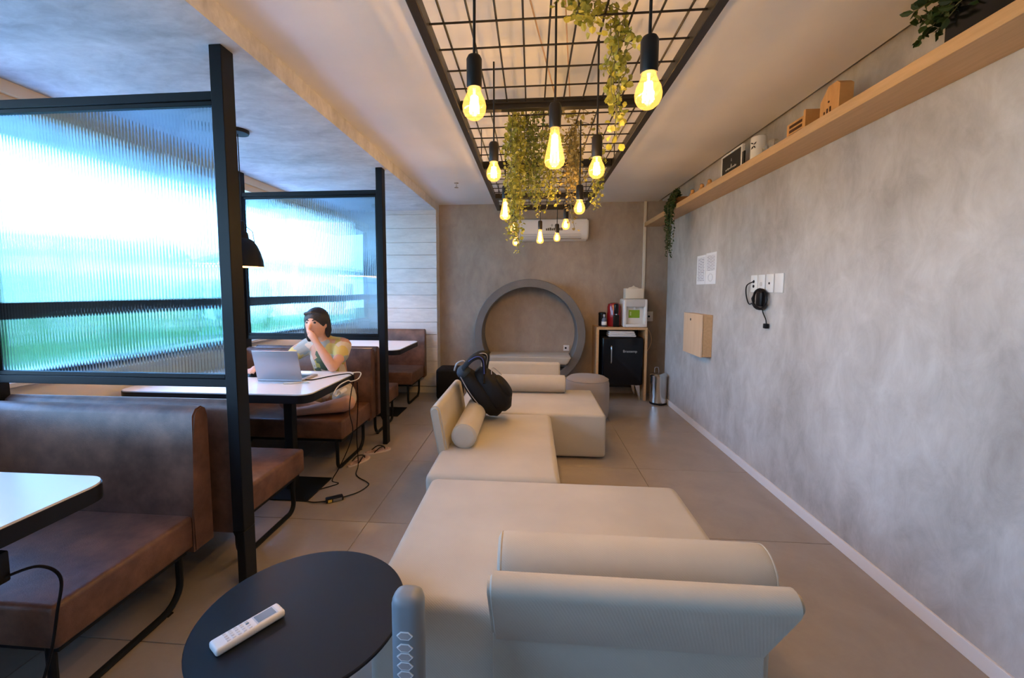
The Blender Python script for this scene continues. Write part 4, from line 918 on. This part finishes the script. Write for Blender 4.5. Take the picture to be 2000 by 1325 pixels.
nrm = (p1-p0).normalized().cross(Vector((0, 1, 0))).normalized()
if nrm.z < 0: nrm = -nrm
AT = lambda s_, o, y=0.0: p0.lerp(p1, s_)+nrm*o+Vector((0, y, 0))
q0, q1 = AT(-0.03, 0.085), AT(0.80, 0.115)
b = B(); sack(b, q0, q1, 0.178, 0.135, 0.115, 0.085, (0, 1, 0)); pk = obj('front_pocket', b, M_nylon, t, angle=60)
b = B(); tube(b, catmull([AT(0.60, 0.20, -0.11), AT(0.66, 0.222, -0.06), AT(0.62, 0.226, 0.04), AT(0.45, 0.225, 0.08)], 5), 0.0035, 6); obj('zipper', b, M_silver, pk)
b = B(); sack(b, AT(0.08, 0.165), AT(0.52, 0.185), 0.13, 0.115, 0.06, 0.045, (0, 1, 0)); obj('small_pocket', b, M_nylon, pk, angle=60)
b = B(); ball(b, AT(0.92, 0.01, -0.03), (0.062, 0.10, 0.062)); obj('mesh_pocket', b, M_nylonb, t)
for s_, k in ((-0.085, 0), (0.035, 1)):
    P = catmull([AT(0.97, 0.03, s_), AT(1.0, 0.14, s_-0.01), AT(0.96, 0.215+0.015*k, s_-0.01), AT(0.86, 0.225+0.03*k, s_), AT(0.70, 0.16, s_+0.01), AT(0.55, 0.10, s_*1.4)], 7)
    b = B(); tube(b, P, 0.038, 8, sx=0.40, sy=1.0, ref=tuple(nrm)); st = obj('shoulder_strap', b, M_nylon, t)
    b = B(); tube(b, [q+Vector((0.0, -0.033, 0.004)) for q in P[6:30]], 0.004, 5); obj('webbing', b, M_silver if k else mat('blue_webbing', (0.05, 0.08, 0.32), 0.6), st)
b = B(); tube(b, catmull([AT(0.96, 0.07, -0.05), AT(1.06, 0.08, -0.05), AT(1.10, 0.02, -0.05), AT(1.04, -0.04, -0.05)], 6), 0.008, 8); obj('top_handle', b, M_silver, t)
b = B(); tube(b, catmull([AT(0.9, -0.02, -0.115), AT(0.6, -0.045, -0.155), AT(0.35, -0.05, -0.172)], 6), 0.0035, 6); obj('side_zipper', b, M_silver, t)

# ------------------------------------------------------------------ laptop, mouse and the cables on the table
TZ = 0.880
t = thing('laptop', 'open silver laptop on the table, lid toward the camera', 'laptop', (-1.98, 3.22, TZ))
b = B(); box(b, -2.165, -1.795, 3.13, 3.38, TZ+0.001, TZ+0.016, 0.004, 2); obj('base', b, M_silver, t)
b = B(); ang = math.radians(14); 
box(b, -2.165, -1.795, -0.004, 0.004, 0, 0.245, 0.003, 2)
bmesh.ops.transform(b, matrix=Matrix.Translation((0, 3.135, TZ+0.014)) @ Matrix.Rotation(ang, 4, 'X'), verts=b.verts); lid = obj('lid', b, M_silver, t)
b = B(); box(b, -2.15, -1.81, 0.0035, 0.0055, 0.015, 0.235); bmesh.ops.transform(b, matrix=Matrix.Translation((0, 3.135, TZ+0.014)) @ Matrix.Rotation(ang, 4, 'X'), verts=b.verts); obj('screen', b, emitter('laptop_screen', (0.7, 0.8, 1.0), 0.8), lid)
b = B(); box(b, -2.13, -1.83, 3.20, 3.32, TZ+0.016, TZ+0.0175); obj('keyboard', b, M_black, t)
t = thing('computer_mouse', 'black computer mouse under the person\'s hand by the laptop', 'mouse', (-2.33, 3.34, TZ))
b = B(); ball(b, (-2.33, 3.34, TZ+0.005), (0.034, 0.058, 0.034), 20, 12)
bmesh.ops.bisect_plane(b, geom=b.verts[:]+b.edges[:]+b.faces[:], plane_co=(0, 0, TZ+0.001), plane_no=(0, 0, -1), clear_outer=True); obj('shell', b, M_black, t)
b = B(); tube(b, [(-2.33, 3.30, TZ+0.031), (-2.33, 3.32, TZ+0.036)], 0.004, 8); obj('wheel', b, M_silver, t)
b = B(); box(b, -2.47, -2.20, 3.27, 3.43, TZ, TZ+0.0008); o = single('mouse_mat', b, M_black, 'thin black mouse mat under the mouse', 'mouse mat', (-2.33, 3.35, TZ))
b = B(); tube(b, catmull([(-1.80, 3.18, TZ+0.008), (-1.74, 3.2, TZ+0.005), (-1.68, 3.32, TZ+0.005), (-1.60, 3.38, TZ+0.012), (-1.535, 3.44, TZ+0.006), (-1.52, 3.46, 0.83), (-1.55, 3.47, 0.72), (-1.565, 3.46, 0.55), (-1.53, 3.44, 0.40), (-1.56, 3.42, 0.26), (-1.62, 3.36, 0.10), (-1.66, 3.30, 0.008), (-1.585, 3.25, 0.006), (-1.70, 3.12, 0.006), (-1.73, 2.99, 0.006), (-1.64, 2.935, 0.008), (-1.535, 2.95, 0.012)], 8), 0.0045, 6)
single('laptop_charger_cable', b, M_black, 'black laptop cable hanging from the table edge to the floor adapter', 'cable', (-1.6, 3.2, 0.0))
b = B(); tube(b, catmull([(-1.44, 3.02, 0.012), (-1.36, 3.12, 0.006), (-1.325, 3.24, 0.006), (-1.36, 3.30, 0.006), (-1.50, 3.42, 0.006), (-1.56, 3.60, 0.03), (-1.575, 3.62, 0.28), (-1.555, 3.60, 0.47), (-1.535, 3.57, 0.62), (-1.515, 3.52, 0.80)], 8), 0.0045, 6)
single('mains_cable', b, M_black, 'black mains cable running from the floor adapter up to the table end', 'cable', (-1.45, 3.3, 0.0))
t = thing('charger_adapter', 'black charger brick with yellow sticker on the floor tiles', 'adapter', (-1.487, 2.985, 0), rotz=math.radians(35))
b = B(); box(b, -0.062, 0.062, -0.026, 0.026, 0.001, 0.032, 0.005, 2); obj('brick', b, M_black, t, world=False)
b = B(); box(b, -0.05, -0.022, -0.0268, -0.0255, 0.006, 0.026); obj('sticker', b, mat('yellow_sticker', (0.65, 0.42, 0.05), 0.5), t, world=False)
b = B(); box(b, -0.014, 0.05, -0.0268, -0.0255, 0.006, 0.026); obj('label', b, mat('grey_sticker', (0.2, 0.2, 0.2), 0.5), t, world=False)
t = thing('white_charger', 'white phone charger and cable hanging off the table end', 'charger', (-1.52, 3.35, 0.80))
b = B(); tube(b, catmull([(-1.56, 3.50, TZ+0.005), (-1.50, 3.56, 0.875), (-1.495, 3.50, 0.835), (-1.515, 3.40, 0.832), (-1.50, 3.30, 0.86), (-1.52, 3.18, 0.845), (-1.515, 3.08, 0.805), (-1.515, 3.12, 0.775), (-1.515, 3.18, 0.79)], 8), 0.0045, 6); obj('cable', b, M_white, t)
b = B(); tube(b, [(-1.515, 3.17, 0.787), (-1.515, 3.28, 0.79)], 0.017, 12); obj('plug', b, M_white, t)
b = B(); tube(b, catmull([(-1.90, 3.05, TZ+0.004), (-1.82, 3.06, TZ+0.008), (-1.78, 3.11, TZ+0.004), (-1.72, 3.10, TZ+0.004)], 6), 0.005, 6); obj('usb_lead', b, M_cream, t)

# ------------------------------------------------------------------ flip-flops
def flipflop(x, y, rot, label):
    t = thing('flip_flop', label, 'sandal', (x, y, 0), rotz=rot, group='pair of flip-flops')
    out = []
    for k in range(28):
        a = 2*math.pi*k/28; l = 0.135*math.cos(a); w = (0.045+0.008*math.cos(a))*math.sin(a)*(1-0.12*math.exp(-((l+0.02)/0.05)**2)); out.append((l, w))
    b = B(); prism(b, out, 'z', 0.001, 0.016); obj('sole', b, mat('white_rubber', (0.72, 0.62, 0.55), 0.6), t, world=False)
    b = B(); prism(b, [(p*0.96, q*0.94) for p, q in out], 'z', 0.016, 0.019); obj('footbed', b, mat('patterned_footbed', (0.10, 0.025, 0.02), 0.7, col2=(0.75, 0.55, 0.48), vscale=28), t, world=False)
    for s in (-1, 1):
        b = B(); tube(b, catmull([(0.075, 0, 0.018), (0.06, 0.010*s, 0.045), (0.01, 0.034*s, 0.05), (-0.045, 0.042*s, 0.016)], 5), 0.006, 6); obj('strap', b, M_black, t, world=False)
flipflop(-1.595, 3.70, math.radians(68), 'patterned flip-flop nearer the bench leg')
flipflop(-1.515, 3.96, math.radians(38), 'patterned flip-flop farther back near the partition post')

# black power box and cord at the left border
t = thing('power_box', 'black power box hanging under the nearest table at the left border', 'power box', (-1.74, 1.10, 0.64))
b = B(); box(b, -1.86, -1.715, 1.02, 1.19, 0.64, 0.745, 0.006, 2); obj('box', b, M_black, t)
b = B(); box(b, -1.82, -1.77, 1.08, 1.14, 0.745, 0.815, 0.003, 1); obj('bracket', b, M_blk, t)
b = B(); tube(b, catmull([(-1.72, 1.17, 0.66), (-1.68, 1.24, 0.655), (-1.665, 1.29, 0.58), (-1.67, 1.275, 0.46), (-1.69, 1.255, 0.30), (-1.72, 1.20, 0.12), (-1.76, 1.12, 0.008), (-1.85, 1.0, 0.006)], 7), 0.005, 6); obj('cord', b, M_black, t)

# ------------------------------------------------------------------ the person
P_ = thing('person', 'person with dark hair and patterned shirt sitting cross-legged at the laptop', 'person', (-1.93, 3.85, 0.465))
hd = Vector((-1.945, 3.66, 1.295))                     # head centre
b = B()
cap_tube(b, [(-1.93, 3.93, 0.575), (-1.93, 3.92, 0.70), (-1.93, 3.87, 0.86), (-1.93, 3.82, 1.0), (-1.93, 3.79, 1.07)], [0.135, 0.125, 0.13, 0.14, 0.11], 18)
cap_tube(b, [(-2.09, 3.80, 1.085), (-1.93, 3.80, 1.10), (-1.77, 3.80, 1.085)], [0.062, 0.075, 0.062], 14)
cap_tube(b, [(-1.93, 3.79, 1.08), (-1.935, 3.73, 1.17), (-1.942, 3.68, 1.24)], [0.058, 0.053, 0.055], 12)
ball(b, hd, (0.087, 0.105, 0.125), 24, 16)
ball(b, hd+Vector((0, -0.035, -0.055)), (0.066, 0.07, 0.075), 18, 12)                # jaw
cap_tube(b, [hd+Vector((0, -0.098, 0.02)), hd+Vector((0, -0.122, -0.022))], [0.010, 0.017], 10)    # nose
for s in (-1, 1): ball(b, hd+Vector((s*0.088, 0.0, -0.005)), (0.014, 0.022, 0.032), 12, 8)         # ears
# arm propping the chin
E1 = Vector((-1.735, 3.52, 0.925)); H1 = Vector((-1.885, 3.515, 1.165))
cap_tube(b, [(-1.765, 3.80, 1.075), (-1.735, 3.68, 0.995), E1], [0.058, 0.050, 0.042], 12)
cap_tube(b, [E1, E1.lerp(H1, 0.35), E1.lerp(H1, 0.9)], [0.042, 0.042, 0.028], 12)
cap_tube(b, [E1.lerp(H1, 0.88), H1+Vector((-0.02, 0.0, 0.035))], [0.028, 0.034], 10)
for k, (dx, dz, ln) in enumerate(((-0.045, 0.055, 0.055), (-0.03, 0.068, 0.06), (-0.012, 0.07, 0.056), (0.006, 0.062, 0.046))):
    a = H1+Vector((dx*0.5, -0.008, 0.03+dz*0.3)); cap_tube(b, [a, a+Vector((-0.022, -0.004, ln*0.45)), a+Vector((-0.05, 0.016, ln*0.62))], [0.0115, 0.0105, 0.0095], 8)
cap_tube(b, [H1+Vector((-0.02, 0.01, 0.01)), H1+Vector((-0.055, 0.02, 0.02)), H1+Vector((-0.075, 0.03, 0.04))], [0.014, 0.0125, 0.011], 8)
# arm to the mouse
E2 = Vector((-2.285, 3.70, 0.955)); H2 = Vector((-2.335, 3.405, 0.918))
cap_tube(b, [(-2.095, 3.80, 1.075), (-2.20, 3.77, 1.02), E2], [0.058, 0.050, 0.042], 12)
cap_tube(b, [E2, E2.lerp(H2, 0.4), H2], [0.042, 0.041, 0.028], 12)
cap_tube(b, [H2, H2+Vector((0.0, -0.05, 0.010))], [0.028, 0.036], 10)
for k, dx in enumerate((-0.032, -0.011, 0.011, 0.031)):
    a = H2+Vector((dx, -0.075, 0.012)); ln = (0.05, 0.06, 0.062, 0.052)[k]
    cap_tube(b, [a, a+Vector((dx*0.15, -ln*0.5, 0.004)), a+Vector((dx*0.2, -ln, -0.018))], [0.0115, 0.0105, 0.0095], 8)
cap_tube(b, [H2+Vector((0.025, -0.03, 0)), H2+Vector((0.05, -0.055, -0.008)), H2+Vector((0.052, -0.085, -0.014))], [0.014, 0.012, 0.0105], 8)
# crossed legs
K1 = Vector((-1.66, 3.64, 0.575)); F1 = Vector((-2.02, 3.575, 0.515)); K2 = Vector((-2.26, 3.66, 0.57)); F2 = Vector((-1.86, 3.655, 0.515))
cap_tube(b, [(-1.84, 3.92, 0.57), (-1.75, 3.78, 0.585), K1], [0.10, 0.092, 0.066], 14)
cap_tube(b, [K1, K1.lerp(F1, 0.35)+Vector((0, -0.015, 0)), F1], [0.066, 0.060, 0.038], 14)
cap_tube(b, [F1, F1+Vector((-0.08, -0.01, -0.008)), F1+Vector((-0.16, 0.0, -0.012))], [0.04, 0.04, 0.026], 12)
cap_tube(b, [(-2.02, 3.92, 0.57), (-2.13, 3.79, 0.585), K2], [0.10, 0.092, 0.066], 14)
cap_tube(b, [K2, K2.lerp(F2, 0.35), F2], [0.066, 0.060, 0.038], 14)
cap_tube(b, [F2, F2+Vector((0.08, 0.02, -0.004)), F2+Vector((0.15, 0.03, -0.01))], [0.04, 0.038, 0.026], 12)
body = obj('body', b, M_skin, P_); remesh(body, 0.008, 3)
# hair
b = B(); ball(b, hd+Vector((0, 0.022, 0.035)), (0.108, 0.118, 0.118), 24, 16)
cap_tube(b, [hd+Vector((-0.085, 0.03, 0.03)), hd+Vector((-0.098, 0.03, -0.08)), hd+Vector((-0.09, 0.04, -0.15))], [0.035, 0.034, 0.022], 10)
cap_tube(b, [hd+Vector((0.085, 0.03, 0.03)), hd+Vector((0.094, 0.04, -0.06)), hd+Vector((0.085, 0.05, -0.11))], [0.035, 0.03, 0.02], 10)
cap_tube(b, [hd+Vector((0, 0.08, 0.0)), hd+Vector((0, 0.09, -0.12))], [0.08, 0.06], 12)
cap_tube(b, [hd+Vector((-0.065, -0.062, 0.095)), hd+Vector((0.0, -0.072, 0.108)), hd+Vector((0.065, -0.055, 0.09))], [0.016, 0.018, 0.015], 10)
# keep the face free
hair = obj('hair', b, M_hair, body); remesh(hair, 0.009, 2)
for s in (-1, 1):
    b = B(); ball(b, hd+Vector((s*0.034, -0.090, 0.018)), (0.013, 0.010, 0.009), 12, 8); obj('eye', b, mat('dark_eye', (0.02, 0.015, 0.012), 0.2), body)
    b = B(); tube(b, [hd+Vector((s*0.018, -0.100, 0.038)), hd+Vector((s*0.036, -0.098, 0.045)), hd+Vector((s*0.054, -0.086, 0.040))], 0.0045, 6); obj('eyebrow', b, M_hair, body)
b = B(); tube(b, [hd+Vector((-0.026, -0.096, -0.060)), hd+Vector((0, -0.106, -0.058)), hd+Vector((0.026, -0.096, -0.060))], [0.003, 0.007, 0.003], 8); obj('mouth', b, mat('lip', (0.45, 0.12, 0.10), 0.5), body)
# shirt and shorts
def vor_shirt():
    m = bpy.data.materials.new('patterned_shirt'); m.use_nodes = True; t = m.node_tree; bs = t.nodes['Principled BSDF']; bs.inputs['Roughness'].default_value = 0.85
    co = t.nodes.new('ShaderNodeTexCoord'); v = t.nodes.new('ShaderNodeTexVoronoi'); v.inputs['Scale'].default_value = 11
    n = t.nodes.new('ShaderNodeTexNoise'); n.inputs['Scale'].default_value = 9
    mx = t.nodes.new('ShaderNodeMix'); mx.data_type = 'VECTOR'; mx.inputs['Factor'].default_value = 0.12
    t.links.new(co.outputs['Object'], n.inputs['Vector']); t.links.new(co.outputs['Object'], mx.inputs['A']); t.links.new(n.outputs['Color'], mx.inputs['B']); t.links.new(mx.outputs['Result'], v.inputs['Vector'])
    sp = t.nodes.new('ShaderNodeSeparateColor'); t.links.new(v.outputs['Color'], sp.inputs[0])
    r = t.nodes.new('ShaderNodeValToRGB'); r.color_ramp.interpolation = 'CONSTANT'
    for k, (p, c) in enumerate(((0, (0.50, 0.40, 0.10)), (0.22, (0.62, 0.54, 0.42)), (0.42, (0.08, 0.12, 0.07)), (0.58, (0.55, 0.30, 0.20)), (0.75, (0.60, 0.48, 0.16)), (0.9, (0.35, 0.40, 0.38)))):
        e = r.color_ramp.elements[k] if k < 2 else r.color_ramp.elements.new(p); e.position = p; e.color = (*c, 1)
    t.links.new(sp.outputs[0], r.inputs[0]); t.links.new(r.outputs[0], bs.inputs['Base Color']); return m
b = B()
cap_tube(b, [(-1.93, 3.93, 0.60), (-1.93, 3.92, 0.70), (-1.93, 3.87, 0.86), (-1.93, 3.82, 1.0), (-1.93, 3.80, 1.055)], [0.155, 0.145, 0.148, 0.155, 0.13], 20)
cap_tube(b, [(-2.095, 3.80, 1.08), (-1.93, 3.805, 1.09), (-1.765, 3.80, 1.08)], [0.078, 0.085, 0.078], 14)
cap_tube(b, [(-1.765, 3.80, 1.075), (-1.738, 3.695, 1.005)], [0.078, 0.070], 14)
cap_tube(b, [(-2.095, 3.80, 1.075), (-2.21, 3.765, 1.01)], [0.078, 0.070], 14)
sh = obj('shirt', b, vor_shirt(), body); remesh(sh, 0.009, 3)
b = B()
cap_tube(b, [(-2.0, 3.94, 0.58), (-1.86, 3.94, 0.58)], [0.135, 0.135], 16)
cap_tube(b, [(-1.84, 3.92, 0.575), (-1.76, 3.80, 0.59), (-1.705, 3.71, 0.585)], [0.115, 0.106, 0.092], 16)
cap_tube(b, [(-2.02, 3.92, 0.575), (-2.12, 3.80, 0.59), (-2.195, 3.72, 0.58)], [0.115, 0.106, 0.092], 16)
sh = obj('shorts', b, mat('beige_shorts', (0.55, 0.48, 0.36), 0.9, var=0.12, vscale=12), body); remesh(sh, 0.009, 3)
